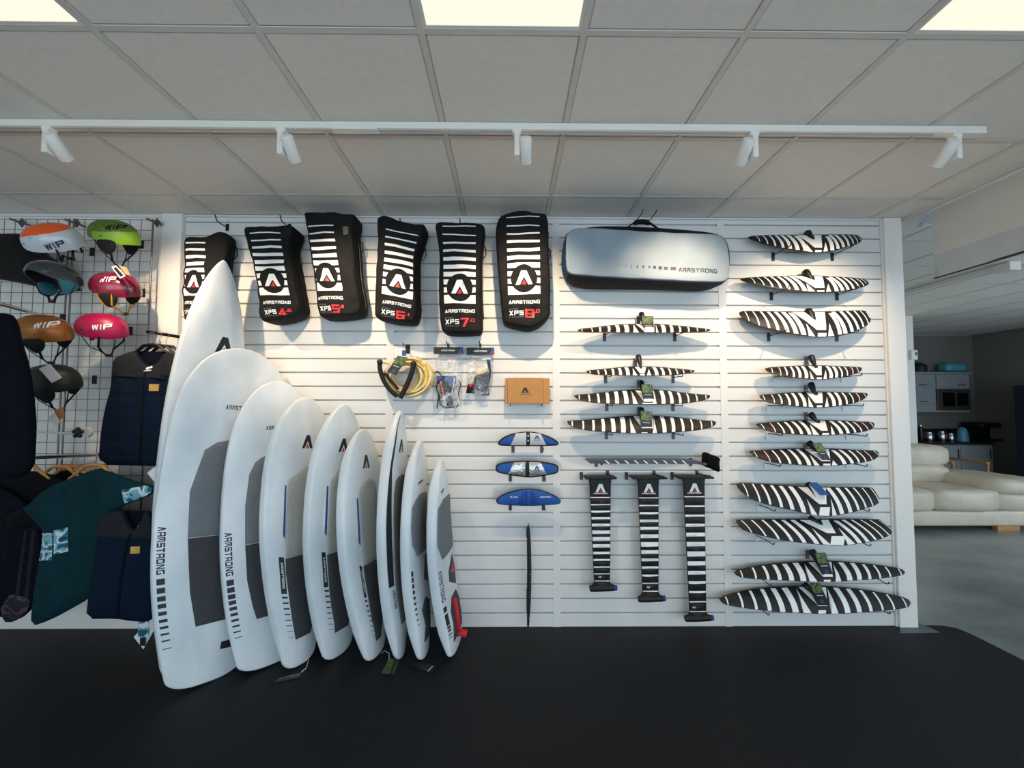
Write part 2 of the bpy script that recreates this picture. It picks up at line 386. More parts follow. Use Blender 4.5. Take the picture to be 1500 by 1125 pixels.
G.update({'0': [a_, b_, l1, l2, r1, r2], '1': [R_(.3, 0, .75, 1)], '3': [a_, r1, c_, r2, b_], '4': [[(0, .22), (.5, 1), (.78, 1), (.26, .22)], R_(0, .20, 1, .38), R_(.58, 0, .84, .70)], '5': [a_, l1, c_, r2, b_], '6': [a_, l1, l2, c_, r2, b_],
 '7': [a_, [(.70, 1), (1, 1), (.52, 0), (.20, 0)]], '8': [a_, b_, c_, l1, l2, r1, r2]})
def text(s, x0, x1, y0, y1, gap=.22):
    """polygons of string s laid in the rectangle x0..x1, y0..y1"""
    ws = [(.45 if ch in 'I1.' else 1.0) for ch in s]; tot = sum(ws) + gap * (len(s) - 1); k = (x1 - x0) / tot; x = x0; out = []
    for ch, w in zip(s, ws):
        for p in G.get(ch, []): out.append([(x + q[0] * w * k, y0 + q[1] * (y1 - y0)) for q in p])
        x += (w + gap) * k
    return out
def logoA(cx, y0, y1, w):
    """the two-legged emblem with a small triangle between the legs: (legs polygon, triangle)"""
    h = y1 - y0
    legs = [(cx - w / 2, y0), (cx - w * .16, y1), (cx + w * .16, y1), (cx + w / 2, y0), (cx + w * .25, y0), (cx, y0 + h * .55), (cx - w * .25, y0)]
    tri = [(cx - w * .15, y0), (cx + w * .15, y0), (cx, y0 + h * .36)]
    return legs, tri

# ================================================================== THE ROOM
H = 2.9387
def struct(mb, name, mats, **k): return mb.build(name, mats, kind='structure', **k)
struct(MB().box((-4.6, -6.2, -0.15), (9.6, 5.4, -0.012)), 'floor_concrete', 'concrete')
mo = [(-4.5, -6.0), (3.17, -6.0), (3.17, -0.10), (3.15, -0.03), (3.09, 0.0), (2.9, 0.012), (-4.5, 0.012)]
mb = MB(); n = len(mo); mb.add([(x, y, 0.0) for x, y in mo] + [(x + (.006 if x > 0 else 0), y + .004, -0.012) for x, y in mo], [tuple(range(n))] + [(i, i + n, (i + 1) % n + n, (i + 1) % n) for i in range(n)])
struct(mb, 'floor_rubber', 'rubber')
# --- outer shell
struct(MB().box((-4.6, -6.0, 0.0), (-4.5, 0.2, H + .06)), 'wall_left', 'white')
SW0, SW1 = -5.5, 1.3                                         # the side window reaches from near the shop front to beside the sofa
mb = MB().box((9.4, -6.0, 0), (9.5, SW0, H + .06)).box((9.4, SW1, 0), (9.5, 5.3, H + .06)).box((9.4, SW0, 0), (9.5, SW1, .15)).box((9.4, SW0, 2.65), (9.5, SW1, H + .06))
struct(mb, 'wall_right', 'kitchenwall')
w = MB()
for k in range(5): yy = SW0 + (SW1 - SW0 - .06) * k / 4; w.box((9.43, yy, .15), (9.48, yy + .06, 2.65))
w.box((9.43, SW0, .15), (9.48, SW1, .22)); w.box((9.43, SW0, 2.58), (9.48, SW1, 2.65))
struct(w, 'window_5', 'frame')
struct(MB().box((2.0, 5.2, 0), (9.5, 5.3, H + .06)), 'wall_far', 'kitchenwall')
struct(MB().box((2.0, 0.14, 0), (2.1, 5.3, H + .06)), 'wall_inner', 'white')
mb = MB(); xs = [-4.6] + [v for w in WINS for v in w] + [9.5]
mb.box((-4.6, YB - .12, 0), (9.5, YB, .15)); mb.box((-4.6, YB - .12, 2.65), (9.5, YB, H + .06))
for i in range(0, len(xs), 2): mb.box((xs[i], YB - .12, .15), (xs[i + 1], YB, 2.65))
struct(mb, 'wall_front', 'white')
for i, (a, b) in enumerate(WINS):
    w = MB()
    for lo, hi in (((a, .15), (a + .06, 2.65)), ((b - .06, .15), (b, 2.65)), ((a + .06, .15), (b - .06, .22)), ((a + .06, 2.58), (b - .06, 2.65)), (((a + b) / 2 - .03, .22), ((a + b) / 2 + .03, 2.58))):
        w.box((lo[0], YB - .10, lo[1]), (hi[0], YB - .04, hi[1]))
    struct(w, 'window_%d' % (i + 1), 'frame')

# --- slat wall
wall = struct(MB().box((-4.5, 0.018, 0), (2.88, 0.14, H + .04)), 'wall_back', 'groove', org=(0, 0.018, 0))
PX = [(-2.36, -2.055), (-2.055, -0.855), (-0.855, 0.345), (0.345, 1.545), (1.545, 2.752)]
Z0, DZ, GAP = 0.0946, 0.09979, 0.0095
zs = [Z0 + DZ * k for k in range(29)]
rows = [(0.0, zs[0] - GAP / 2)] + [(zs[k] + GAP / 2, zs[k + 1] - GAP / 2) for k in range(28)] + [(zs[28] + GAP / 2, H - 0.012)]
protos = {}
for (a, b) in PX:
    for (z0, z1) in rows:
        key = (round(b - a, 3), round(z1 - z0, 3))
        if key not in protos:
            m_ = MB(); w, h = b - a - .002, z1 - z0; c = .002
            m_.add([(0, 0.018, 0), (w, 0.018, 0), (w, 0.018, h), (0, 0.018, h), (0, c, 0), (w, c, 0), (w, c, h), (0, c, h), (c, 0, c), (w - c, 0, c), (w - c, 0, h - c), (c, 0, h - c)],
                   [(0, 1, 5, 4), (1, 2, 6, 5), (2, 3, 7, 6), (3, 0, 4, 7), (4, 5, 9, 8), (5, 6, 10, 9), (6, 7, 11, 10), (7, 4, 8, 11), (8, 9, 10, 11)])
            o = m_.build('slat', 'slat', wall, org=(0, 0, 0)); o.location = Vector((a + .001, 0, z0)) - ORG[wall]; ORG[o] = Vector((a + .001, 0, z0)); protos[key] = o
        else: clone(protos[key], 'slat', wall, (a + .001, 0, z0))
for xj in (-0.855, 0.345, 1.562):
    MB().box((xj - .026, -0.0025, 0), (xj + .026, 0.0, H - .012)).build('joint_strip', 'slat', wall)
MB().box((-2.36, -0.012, H - .012), (2.752, 0.018, H)).build('top_trim', 'slat', wall)
MB().box((-4.5, -0.006, 0), (-2.50, 0.018, H)).build('plain_panel', 'white', wall)
MB().box((-4.5, -0.018, H - .022), (-2.50, -0.006, H)).build('top_trim', 'slat', wall)
struct(MB().rbox((-2.505, -0.035, 0), (-2.36, 0.03, H), .003, 1), 'trim_1', 'white')
struct(MB().rbox((2.754, -0.03, 0), (2.884, 0.15, H), .003, 1), 'trim_2', 'white')
MB().rbox((2.742, -0.012, 0), (2.754, 0.016, H - .012), .001, 1).build('edge_channel', 'slat', wall)
q = [atz(1318, 914, .004), atz(1346, 912, .004), atz(1376, 926, .004), atz(1318, 927, .004)]
mb = MB(); mb.add([p for p in q] + [Vector((p.x, p.y, 0.0)) for p in q], [(0, 1, 2, 3), (7, 6, 5, 4)] + [(i, i + 4, (i + 1) % 4 + 4, (i + 1) % 4) for i in range(4)])
mb.build('floor_plate', 'slate', label='flat grey plate on the black floor at the foot of the white end post', cat='plate')

# --- ceiling with lay-in tiles on a steel grid
ceil = struct(MB().box((-4.6, -6.2, H + .03), (9.6, 5.4, H + .12)), 'ceiling', 'white', org=(0, 0, H))
XL = lambda i: -0.324 + 0.6 * i
TW = .012
tilep = {}
def tile(x0, x1, y0, y1):
    key = (round(x1 - x0, 3), round(y1 - y0, 3)); w, d = key; org = Vector((x0, y0, H))
    if key not in tilep:
        c = .006
        o = MB().add([(0, 0, .03), (w, 0, .03), (w, d, .03), (0, d, .03), (0, 0, .009), (w, 0, .009), (w, d, .009), (0, d, .009), (c, c, .003), (w - c, c, .003), (w - c, d - c, .003), (c, d - c, .003)],
                 [(0, 1, 5, 4), (1, 2, 6, 5), (2, 3, 7, 6), (3, 0, 4, 7), (4, 5, 9, 8), (5, 6, 10, 9), (6, 7, 11, 10), (7, 4, 8, 11), (8, 9, 10, 11)]).build('ceiling_tile', 'tile', ceil, org=(0, 0, 0))
        o.location = org - ORG[ceil]; ORG[o] = org; tilep[key] = o
    else: clone(tilep[key], 'ceiling_tile', ceil, org)
LED = [(-3, 3), (0, 3), (3, 3)]
yrow = [0.0] + [-0.3 - .6 * k for k in range(7)]
for i in range(-7, 6):
    x0, x1 = XL(i) + TW, (XL(i + 1) - TW if i < 5 else 2.915)
    for k in range(len(yrow) - 1):
        if (i, k) in LED: continue
        tile(x0, x1, yrow[k + 1] + TW, yrow[k] - (TW if k else .004))
for i in range(-7, 6): MB().box((XL(i) - TW, yrow[-1], H), (XL(i) + TW, 0, H + .03)).build('grid_bar', 'tbar', ceil)
for k in range(1, len(yrow)): MB().box((XL(-7), yrow[k] - TW, H + .001), (2.915, yrow[k] + TW, H + .03)).build('grid_bar', 'tbar', ceil)
MB().box((2.915, -6, H - .012), (2.935, 0.0, H + .03)).build('edge_trim', 'tbar', ceil)
MB().box((2.945, -6, H - .004), (2.965, 5.2, H + .03)).build('edge_trim', 'tbar', ceil)
xr = [2.965] + [XL(6 + i) for i in range(0, 11)]; yr = [-0.81 + .6 * k for k in range(11)]
for i in range(len(xr) - 1):
    for k in range(len(yr) - 1):
        xa, xb, ya, yb = xr[i], xr[i + 1], yr[k], yr[k + 1]
        far = 745 + 597 * xa / (yb + 2.94); near = 745 + 597 * xb / (ya + 2.94)
        if far > 1590 or near < 1290: continue
        tile(xa + TW, xb - TW, ya + TW, min(yb - TW, 5.2))
for i in range(1, len(xr)): MB().box((xr[i] - TW, -0.81, H), (xr[i] + TW, 5.2, H + .03)).build('grid_bar', 'tbar', ceil)
for k in range(len(yr)): MB().box((2.965, yr[k] - TW, H + .001), (xr[-1], yr[k] + TW, H + .03)).build('grid_bar', 'tbar', ceil)
places = {-3: 'leftmost of the three lit square panels in the ceiling', 0: 'middle one of the three lit square panels in the ceiling', 3: 'rightmost of the three lit square panels in the ceiling'}
for (i, k) in LED:
    x0, x1, y0, y1 = XL(i) + TW, XL(i + 1) - TW, yrow[k + 1] + TW, yrow[k] - TW
    t = thing('led_panel', places[i], 'ceiling light', ((x0 + x1) / 2, (y0 + y1) / 2, H + .004), 'lit panels in the ceiling')
    MB().box((x0 + .012, y0 + .012, H + .006), (x1 - .012, y1 - .012, H + .012)).build('diffuser', 'panel', t)
    f = MB()
    for lo, hi in (((x0, y0), (x1, y0 + .012)), ((x0, y1 - .012), (x1, y1)), ((x0, y0 + .012), (x0 + .012, y1 - .012)), ((x1 - .012, y0 + .012), (x1, y1 - .012))): f.box((*lo, H + .002), (*hi, H + .02))
    f.build('frame', 'metalwhite', t)

# --- light track with five spot heads
tr = thing('light_track', 'long white lighting track running across the ceiling', 'lighting track', (-.5, -1.0, H - .036))
MB().rbox((-3.4, -1.018, H - .034), (2.32, -.982, H), .002, 1).build('rail', 'metalwhite', tr)
MB().box((-3.35, -1.005, H - .0355), (2.10, -.995, H - .034)).build('slot', 'groove', tr)
MB().rbox((-.86, -1.020, H - .040), (-.64, -.980, H - .001), .002, 1).build('connector', 'metalwhite', tr)
MB().rbox((2.20, -1.021, H - .038), (2.345, -.979, H - .001), .002, 1).build('end_feed', 'metalwhite', tr)
ctx = ['on the track at far left above the helmets', 'on the track above the leftmost bags', 'at the middle of the track, hanging straight', 'on the track above the grey equipment bag', 'at the right end of the track']
for j, (px, side) in enumerate(((72, 1), (413, 1), (757, 1), (1103, -1), (1398, -1))):
    x = at(px, 200, -1.0).x
    t = thing('track_spotlight', 'white cylindrical spotlight ' + ctx[j], 'spotlight', (x, -1.0, H - .16), 'spotlights on the ceiling track')
    MB().rbox((x - .022, -1.019, H - .052), (x + .022, -.981, H - .034), .003, 1).build('adapter', 'metalwhite', t)
    MB().rbox((x - .012, -1.022, H - .165), (x + .014, -.975, H - .05), .003, 2).build('driver_arm', 'metalwhite', t)
    d = Vector((.02 * side, .76, -.65)).normalized(); c = Vector((x + .044 * side, -1.0, H - .125)); a = c - d * .055; b = c + d * .062
    hd = MB().tube([a, a + d * .004, b - d * .004, b], [.026, .029, .029, .027], 24).build('head', 'metalwhite', t, smooth=40)
    MB().tube([b + d * .0005, b + d * .0015], .021, 20).build('lens', 'lampface', hd)
    MB().tube([Vector((x, -1.0, H - .125)), c], .008, 8).build('pivot', 'metalwhite', t, smooth=40)
    ld = bpy.data.lights.new('spot_beam', 'SPOT'); ld.energy = SPOT_W; ld.color = SPOT_C; ld.spot_size = radians(88); ld.spot_blend = 1.0; ld.shadow_soft_size = .022
    lo = bpy.data.objects.new('spot_beam', ld); COL.objects.link(lo); lo.parent = t; lo.location = (b + d * .03) - ORG[t]
    lo.rotation_euler = d.to_track_quat('-Z', 'Y').to_euler()

# ================================================================== THINGS ON THE SLAT WALL
def wallmap(y0): return lambda u, v, h: Vector((u, y0 - h, v))
def P2(px, py, y): p = at(px, py, y); return (p.x, p.z)
def hook(px, py, length, label, plate='hookgrey', arm='hookblack', up=.018, ph=.062, pw=.022, group='hooks in the slat wall grooves', droop=0.0):
    """slat-wall hook: plate hung in a groove with an arm standing out from the wall; px,py is the plate centre"""
    c = at(px, py, -.004); t = thing('wall_hook', label, 'hook', (c.x, -.004, c.z - ph / 2), group)
    MB().rbox((c.x - pw / 2, -.008, c.z - ph / 2), (c.x + pw / 2, -.0005, c.z + ph / 2), .0015, 1).build('plate', plate, t)
    z = c.z + ph * .12
    MB().tube([(c.x, -.006, z), (c.x, -length * .55, z + .004 - droop * .5), (c.x, -length + .012, z - droop), (c.x, -length, z + .008 - droop), (c.x, -length, z + up - droop)], .0032, 8).build('arm', arm, t, smooth=50)
    return t
def interp(pl, x):
    for (x0, y0), (x1, y1) in zip(pl, pl[1:]):
        if x0 <= x <= x1 or x1 <= x <= x0: return y0 + (y1 - y0) * ((x - x0) / (x1 - x0) if x1 != x0 else 0)
    return pl[0][1] if abs(x - pl[0][0]) < abs(x - pl[-1][0]) else pl[-1][1]
def tag_part(t, quad, y, name='swing_tag'):
    """swing tag: quad in pixels TL,TR,BR,BL; leafy top half, dark lower half with a small emblem"""
    q = [Vector(P2(px, py, y)) for px, py in quad]
    f = lambda s, v: tuple((q[0] * (1 - s) + q[1] * s) * (1 - v) + (q[3] * (1 - s) + q[2] * s) * v)
    rect = lambda s0, v0, s1, v1: [f(s0, v0), f(s1, v0), f(s1, v1), f(s0, v1)]
    pr = [(rect(.04, .02, .96, .46), 1), (rect(.2, .56, .8, .585), 2)]
    legs, tri = logoA(.5, -.92, -.72, .34)
    pr += [([f(a, -b) for a, b in legs], 3), ([f(a, -b) for a, b in tri], 4)]
    ol = [f(0, 0), f(1, 0), f(1, 1), f(0, 1)]
    panel(MB(), ol, pr, wallmap(y), lambda u, v: .0006, lambda u, v: -.0006, r=0, grid=0, step=.02).build(name, ['tagdark', 'taggreen', 'printwhite', 'printblue', 'printred'], t)
def wing(z, up, lo, left, right, V, rect, ltri, rtri, snout, label, y_top=-.05, y_bot=-.15, tag=None, curve=.18, tip_r=.004, group='striped foil wings resting on hooks', bluetag=False, spars=None):
    up = zoom(z, up); lo = zoom(z, lo); S = z[2]; X = lambda x: z[0] + x / S; Y = lambda y: z[1] + y / S
    ys = [p[1] for p in up + lo]; t0, t1 = min(ys), max(ys); yy = lambda py: y_top + (y_bot - y_top) * (py - t0) / (t1 - t0)
    W = lambda px, py: P2(px, py, yy(py))
    ol_px = smooth_poly(up + lo[::-1][1:-1], 1)
    ol = [W(*p) for p in ol_px]
    # prints
    pr = []; mg = 5.0 / S if False else 1.1
    def stripe(xt, xb, w, v0=0.0, v1=1.0, m=1):
        xt, xb, w = X(xt), X(xb), w / S; ytp = interp(up, xt) + mg; ybt = interp(lo, xb) - mg; n = 5; L = []; Rr = []
        for i in range(n + 1):
            v = v0 + (v1 - v0) * i / n; x = xt + (xb - xt) * v + curve * (xb - xt) * v * (1 - v) * 1.6; ww = w
            for sgn, lst in ((-1, L), (1, Rr)):
                xx = x + sgn * ww / 2; y = ytp + (ybt - ytp) * v
                y = max(min(y, interp(lo, xx) - mg), interp(up, xx) + mg); lst.append(W(xx, y))
        pr.append((L + Rr[::-1], m))
    def halfred(s):
        xt, xb, w = s[:3]; stripe(xt + w * .3, xb + w * .3, w * .7); stripe(xt - w * .25, xb - w * .25, w * .5, m=2)
    for s in left + right:
        if 'r' in s: halfred(s)
        else: stripe(*s)
    def poly(pts, m=1):
        q = []
        for (x, y) in pts:
            px, py = X(x), Y(y); py = max(min(py, interp(lo, px) - mg), interp(up, px) + mg); q.append(W(px, py))
        if abs(area2(q)) > 1e-6: pr.append((q, m))
    if V:
        a0, a1, tx, ty, b0, b1, c0, c1, yb = V
        poly([(a0, -999), (a1, -999), (tx, ty), (b0, -999), (b1, -999), (c1, yb), (c0, yb)])
    if rect: poly([(rect[0], rect[2]), (rect[1], rect[2]), (rect[1] + 3, 9999), (rect[0] + 3, 9999)])
    for tr_ in (ltri, rtri):
        if tr_: ax, ay, b0, b1 = tr_; poly([(ax, ay), (ax * .35 + b1 * .65 + 4, None or (ay + (z[1] * 0) + 40 * S / 7)), (b1, 9999), (b0, 9999), (ax + (b0 - ax) * .5, ay + 45 * S / 7)] if False else [(ax, ay), (b1, 9999), (b0, 9999)])
    us = [p[0] for p in ol]; vs = [p[1] for p in ol]; cu = (min(us) + max(us)) / 2; hw = (max(us) - min(us)) / 2
    UP = [W(*p) for p in up]; LO = [W(*p) for p in lo]
    zt, zb = max(vs), min(vs)
    ycurve = lambda v: y_bot + (y_top - y_bot) * (v - zb) / (zt - zb)
    m3 = lambda u, v, h: Vector((u, ycurve(v) - h, v))
    def thick(u, v):
        a, b = interp(UP, u), interp(LO, u); c = max(1e-4, a - b); q = min(1, max(0, (v - b) / c)); s = max(0, 1 - ((u - cu) / hw) ** 2)
        return .004 + .016 * sqrt(s) * 4 * q * (1 - q)
    base = Vector((cu, (y_top + y_bot) / 2, zb))
    t = thing('foil_wing', label, 'foil wing', base, group)
    mb = panel(MB(), ol, pr, m3, thick, lambda u, v: -.003 - .4 * (thick(u, v) - .004), r=.003, e=1, K=4, grid=.022, step=.02)
    mb.build('wing_body', ['carbon', 'wingwhite', 'printred'], t, smooth=35)
    # socket that takes the fuselage: tapers out of the wing towards the wall
    if snout:
        (bx, by, tx, ty) = snout[:4]; rr = snout[4] if len(snout) > 4 else .023
        tip = at(X(tx), Y(ty), yy(Y(ty)) - .016); bs = at(X(bx), Y(by), max(y_top + .005, -.045))
        d = bs - tip
        MB().tube([tip, tip + d * .3, tip + d * .7, tip + d * .92, bs], [.003, rr * .55, rr * .95, rr, rr * .8], 14).build('fuselage_socket', 'black', t, smooth=40)
    if tag: tag_part(t, zoom(z, tag), (yy(Y(tag[0][1])) + y_bot) / 2 - .045)
    return t
Z1 = (1080, 330, 7.5); Z2 = (1070, 430, 6.818); Z3 = (1100, 510, 7.895); Z4 = (1090, 595, 7.143); Z5 = (1070, 700, 6.0); Z6 = (1045, 795, 5.0); Z7 = (825, 450, 6.5217); Z8 = (825, 550, 6.5217)
r = 'r'
wing(Z1, [(105,140),(140,120),(260,110),(500,105),(720,105),(1100,100),(1300,102),(1340,115),(1368,160)], [(105,140),(200,180),(320,220),(500,262),(700,292),(820,305),(880,311),(1050,287),(1220,240),(1340,200),(1368,160)],
     [(200,238,9),(270,325,14),(343,408,20),(412,495,30),(478,575,38),(548,655,44),(622,745,48,.06)], [(962,1035,44,.12),(1005,1100,36),(1065,1160,36),(1145,1215,26),(1207,1268,18),(1262,1315,11),(1312,1350,6,0,.8)],
     (645,740,832,172,834,915,830,915,255), (842,915,278), (732,212,765,822), (945,195,938,990), (765,78,830,168,.026), 'swept striped foil wing at top right, the highest one on the wall')
wing(Z1, [(20,600),(60,580),(140,572),(400,560),(600,552),(850,550),(1000,560),(1200,570),(1350,580),(1410,600),(1450,640)], [(20,600),(100,632),(200,655),(380,690),(560,715),(760,735),(900,742),(1050,740),(1200,722),(1350,690),(1420,665),(1450,640)],
     [(140,187,9),(215,285,13),(290,380,20),(365,470,28),(438,560,36),(508,650,44),(575,735,50)], [(965,1085,44,.1),(1010,1150,40),(1085,1210,34),(1155,1270,26),(1225,1330,18),(1290,1383,11),(1345,1420,7,0,.8)],
     (605,702,835,612,836,925,842,940,695), (865,945,720), (735,645,770,848), (975,650,968,1025), (740,505,832,608,.026), 'curved striped foil wing, second from the top in the right panel')
wing(Z2, [(80,200),(95,180),(140,173),(400,177),(740,180),(1000,177),(1250,168),(1340,168),(1370,200),(1405,265)], [(80,200),(110,240),(180,285),(280,330),(420,365),(560,395),(700,420),(850,440),(940,440),(1060,425),(1180,402),(1290,365),(1370,315),(1405,265)],
     [(138,178,9),(217,282,13),(297,380,22),(370,470,30),(442,565,38),(517,650,46),(585,728,50,.03)], [(978,1088,40,.06),(1018,1143,42),(1095,1210,34),(1158,1272,26),(1230,1322,18),(1292,1372,11),(1345,1395,7,0,.75)],
     (612,735,835,275,836,935,845,937,368), (860,947,397), (735,305,775,842), (965,300,970,1030), (770,165,832,270,.027), 'broad deep-bellied striped foil wing, third from the top in the right panel')
wing(Z3, [(160,225),(400,210),(560,200),(800,197),(1000,205),(1150,212),(1270,218),(1282,240)], [(160,225),(170,262),(240,295),(320,325),(480,345),(650,360),(790,370),(950,355),(1100,330),(1200,300),(1260,275),(1282,240)],
     [(225,240,9),(310,332,12,r),(380,405,18),(450,485,25),(517,555,32),(585,630,38)], [(870,915,40),(940,978,35),(1003,1042,20),(1068,1105,15),(1142,1165,12,r),(1210,1230,8)],
     (650,702,752,235,766,808,735,795,315), (745,803,338), (655,255,680,718), (838,255,828,868), (690,88,752,232,.022), 'smallest striped foil wing with red stripes, below the broad one')
wing(Z3, [(90,540),(300,525),(560,505),(780,500),(1000,505),(1150,512),(1340,515),(1348,545)], [(90,540),(110,580),(180,630),(350,655),(500,675),(700,690),(800,692),(1000,675),(1150,650),(1250,620),(1320,580),(1348,545)],
     [(130,152,9),(228,260,12,r),(310,348,18),(392,440,26),(470,525,34),(548,615,40)], [(885,953,42),(965,1023,36),(1045,1100,22),(1125,1175,15),(1205,1245,12,r),(1292,1318,8,0,.85)],
     (630,692,752,550,766,815,720,808,635), (748,812,660), (640,560,660,715), (855,560,845,893), (688,405,752,548,.022), 'striped foil wing with red stripes, fifth from the top in the right panel')
wing(Z4, [(115,180),(300,165),(560,145),(780,140),(1000,148),(1200,160),(1345,160),(1365,205)], [(115,180),(140,215),(200,245),(310,280),(500,295),(700,305),(850,308),(1000,298),(1150,285),(1260,268),(1330,245),(1365,205)],
     [(168,205,8),(262,318,12,r),(340,413,17),(418,503,26),(495,595,32),(570,678,38)], [(895,1010,40),(985,1080,34),(1060,1155,22),(1135,1222,15),(1215,1288,11,r),(1303,1345,8,0,.85)],
     (645,722,778,180,786,840,785,855,255), (805,875,278), (670,190,715,778), (885,200,905,945), (690,75,775,178,.022), 'slim striped foil wing with red stripes and bare socket, sixth from the top at right')
wing(Z4, [(40,465),(200,460),(400,445),(640,438),(900,440),(1100,452),(1250,460),(1385,460),(1413,500)], [(40,465),(70,500),(130,540),(250,580),(360,600),(560,615),(720,628),(880,630),(1050,615),(1200,598),(1330,572),(1390,540),(1413,500)],
     [(95,130,8),(197,262,12,r),(285,373,18),(375,475,26),(460,580,34),(550,675,40)], [(905,1045,42,.05),(990,1125,36),(1085,1195,22),(1165,1265,15),(1245,1330,11,r),(1345,1400,8,0,.85)],
     (625,715,800,500,801,880,790,880,570), (815,890,598), (665,500,730,785), (908,560,910,970), (668,372,770,480,.022), 'slim striped foil wing with red stripes and a green tag at its middle', tag=[(712,392),(806,386),(912,575),(826,575)])
w8 = wing(Z5, [(50,60),(65,42),(200,45),(400,60),(640,72),(900,78),(1230,80),(1260,100),(1312,190)], [(50,60),(75,105),(150,170),(250,215),(400,255),(560,290),(700,325),(820,342),(900,338),(1050,310),(1200,265),(1290,235),(1312,190)],
     [(105,152,10),(190,255,15),(270,345,20),(355,445,26),(435,540,34),(520,640,40)], [(850,975,38),(930,1050,34),(1005,1120,22),(1075,1185,15),(1150,1245,11),(1222,1300,8)],
     (585,672,765,190,771,830,760,825,225), (770,858,252), (650,175,705,760), (860,175,890,930), (680,45,765,188,.024), 'large striped foil wing with a blue and white tag')
panel(MB(), [P2(*p, -.17) for p in zoom(Z5, [(690,42),(758,38),(872,152),(795,152)])], [], wallmap(-.17), lambda u, v: .0006, lambda u, v: -.0006, r=0, grid=0).build('blue_tag', 'printblue', w8)
panel(MB(), [P2(*p, -.16) for p in zoom(Z5, [(688,52),(760,118),(830,160),(832,192),(765,192)])], [], wallmap(-.16), lambda u, v: .0006, lambda u, v: -.0006, r=0, grid=0).build('paper_tag', 'paper', w8)
wing(Z5, [(45,380),(60,365),(300,360),(640,362),(900,360),(1290,360),(1320,370),(1438,475)], [(45,380),(75,425),(110,460),(200,490),(400,540),(560,565),(760,585),(960,597),(1050,590),(1200,568),(1350,530),(1438,475)],
     [(92,182,10),(182,305,15),(275,420,20),(370,535,28),(455,645,36),(540,755,42)], [(908,1130,40,.03),(985,1200,34),(1060,1270,22),(1140,1335,15),(1215,1385,11),(1300,1425,7)],
     (605,692,800,412,791,855,830,905,478), (868,985,502), (700,435,810,875), (930,430,1025,1090), (690,345,800,412,.02), 'large tilted striped foil wing under the blue-tagged one', y_top=-.06, y_bot=-.17)
wing(Z6, [(145,205),(270,175),(400,155),(600,138),(800,130),(1000,138),(1200,160),(1370,185),(1405,215)], [(145,205),(165,240),(210,258),(350,270),(560,280),(760,288),(880,288),(1060,275),(1200,265),(1380,240),(1405,215)],
     [(193,210,8),(282,308,14),(360,398,20),(438,483,28),(515,570,36),(595,655,42)], [(925,995,38),(1010,1065,34),(1090,1140,22),(1168,1215,14),(1250,1290,12),(1345,1370,9)],
     (690,742,790,240,791,860,790,860,241), (800,850,265), (660,150,700,758), (868,150,890,932), (715,50,800,190,.024), 'long narrow striped foil wing with a green tag, second from the bottom at right', tag=[(742,75),(820,72),(880,242),(796,240)])
wing(Z6, [(35,400),(180,355),(350,330),(560,318),(700,315),(900,320),(1100,340),(1300,375),(1420,405),(1445,440)], [(35,400),(60,440),(110,462),(300,490),(500,510),(740,520),(900,522),(1100,510),(1300,492),(1420,475),(1445,440)],
     [(85,105,9),(178,213,15),(265,312,20),(350,410,28),(432,505,38),(515,600,45)], [(890,980,40),(980,1065,35),(1070,1150,24),(1163,1235,15),(1260,1318,13),(1372,1408,9)],
     (620,692,750,452,751,820,752,820,453), (760,815,487), (600,330,655,715), (828,330,860,912), (660,296,760,400,.022), 'longest striped foil wing, lowest one on the wall', tag=[(705,293),(776,292),(852,458),(766,456)])
wing(Z7, [(125,212),(300,192),(500,165),(700,158),(860,158),(1000,165),(1200,185),(1390,208),(1408,215)], [(125,212),(155,238),(280,243),(500,247),(760,252),(1000,250),(1200,243),(1340,238),(1400,228),(1408,215)],
     [(175,178,9),(263,275,12,r),(345,350,18),(428,437,26),(508,520,34),(592,605,42)], [(940,958,38),(1020,1033,28),(1100,1112,20),(1185,1195,16),(1268,1275,12,r),(1357,1358,7)],
     (690,748,770,235,771,865,775,865,240), None, (665,168,665,722), (880,165,882,908), (745,55,770,180,.02), 'thin striped foil wing with green tag, directly below the grey equipment bag', tag=[(750,85),(858,84),(872,248),(768,248)])
wing(Z7, [(207,605),(400,588),(560,570),(720,562),(900,568),(1050,582),(1250,600),(1258,610)], [(207,605),(240,638),(330,650),(500,655),(750,660),(1000,655),(1150,642),(1240,625),(1258,610)],
     [(250,258,8),(327,337,12),(395,405,16),(465,475,22),(530,545,28),(597,615,34)], [(862,890,34),(930,955,26),(1000,1020,18),(1068,1088,14),(1138,1148,10),(1212,1220,7)],
     (680,722,745,590,752,790,728,770,635), (728,772,642), (658,580,660,705), (810,590,795,838), (715,462,745,588,.02), 'short thin striped foil wing without a tag in the middle panel')
wing(Z8, [(100,185),(300,170),(500,145),(700,130),(860,130),(1000,142),(1200,170),(1395,185),(1405,200)], [(100,185),(110,210),(160,240),(280,262),(450,275),(700,280),(900,280),(1080,275),(1200,265),(1330,245),(1390,220),(1405,200)],
     [(150,153,10),(240,250,14),(325,338,20),(413,425,28),(498,512,36),(580,602,40)], [(930,955,38),(1010,1035,32),(1092,1115,24),(1175,1195,16),(1260,1275,12),(1355,1360,8)],
     (680,738,760,250,765,860,765,860,251), (750,872,262), (645,145,665,712), (865,150,850,890), (745,55,760,170,.02), 'striped foil wing with a green tag, third down in the middle panel', tag=[(745,85),(848,85),(876,262),(765,256)])
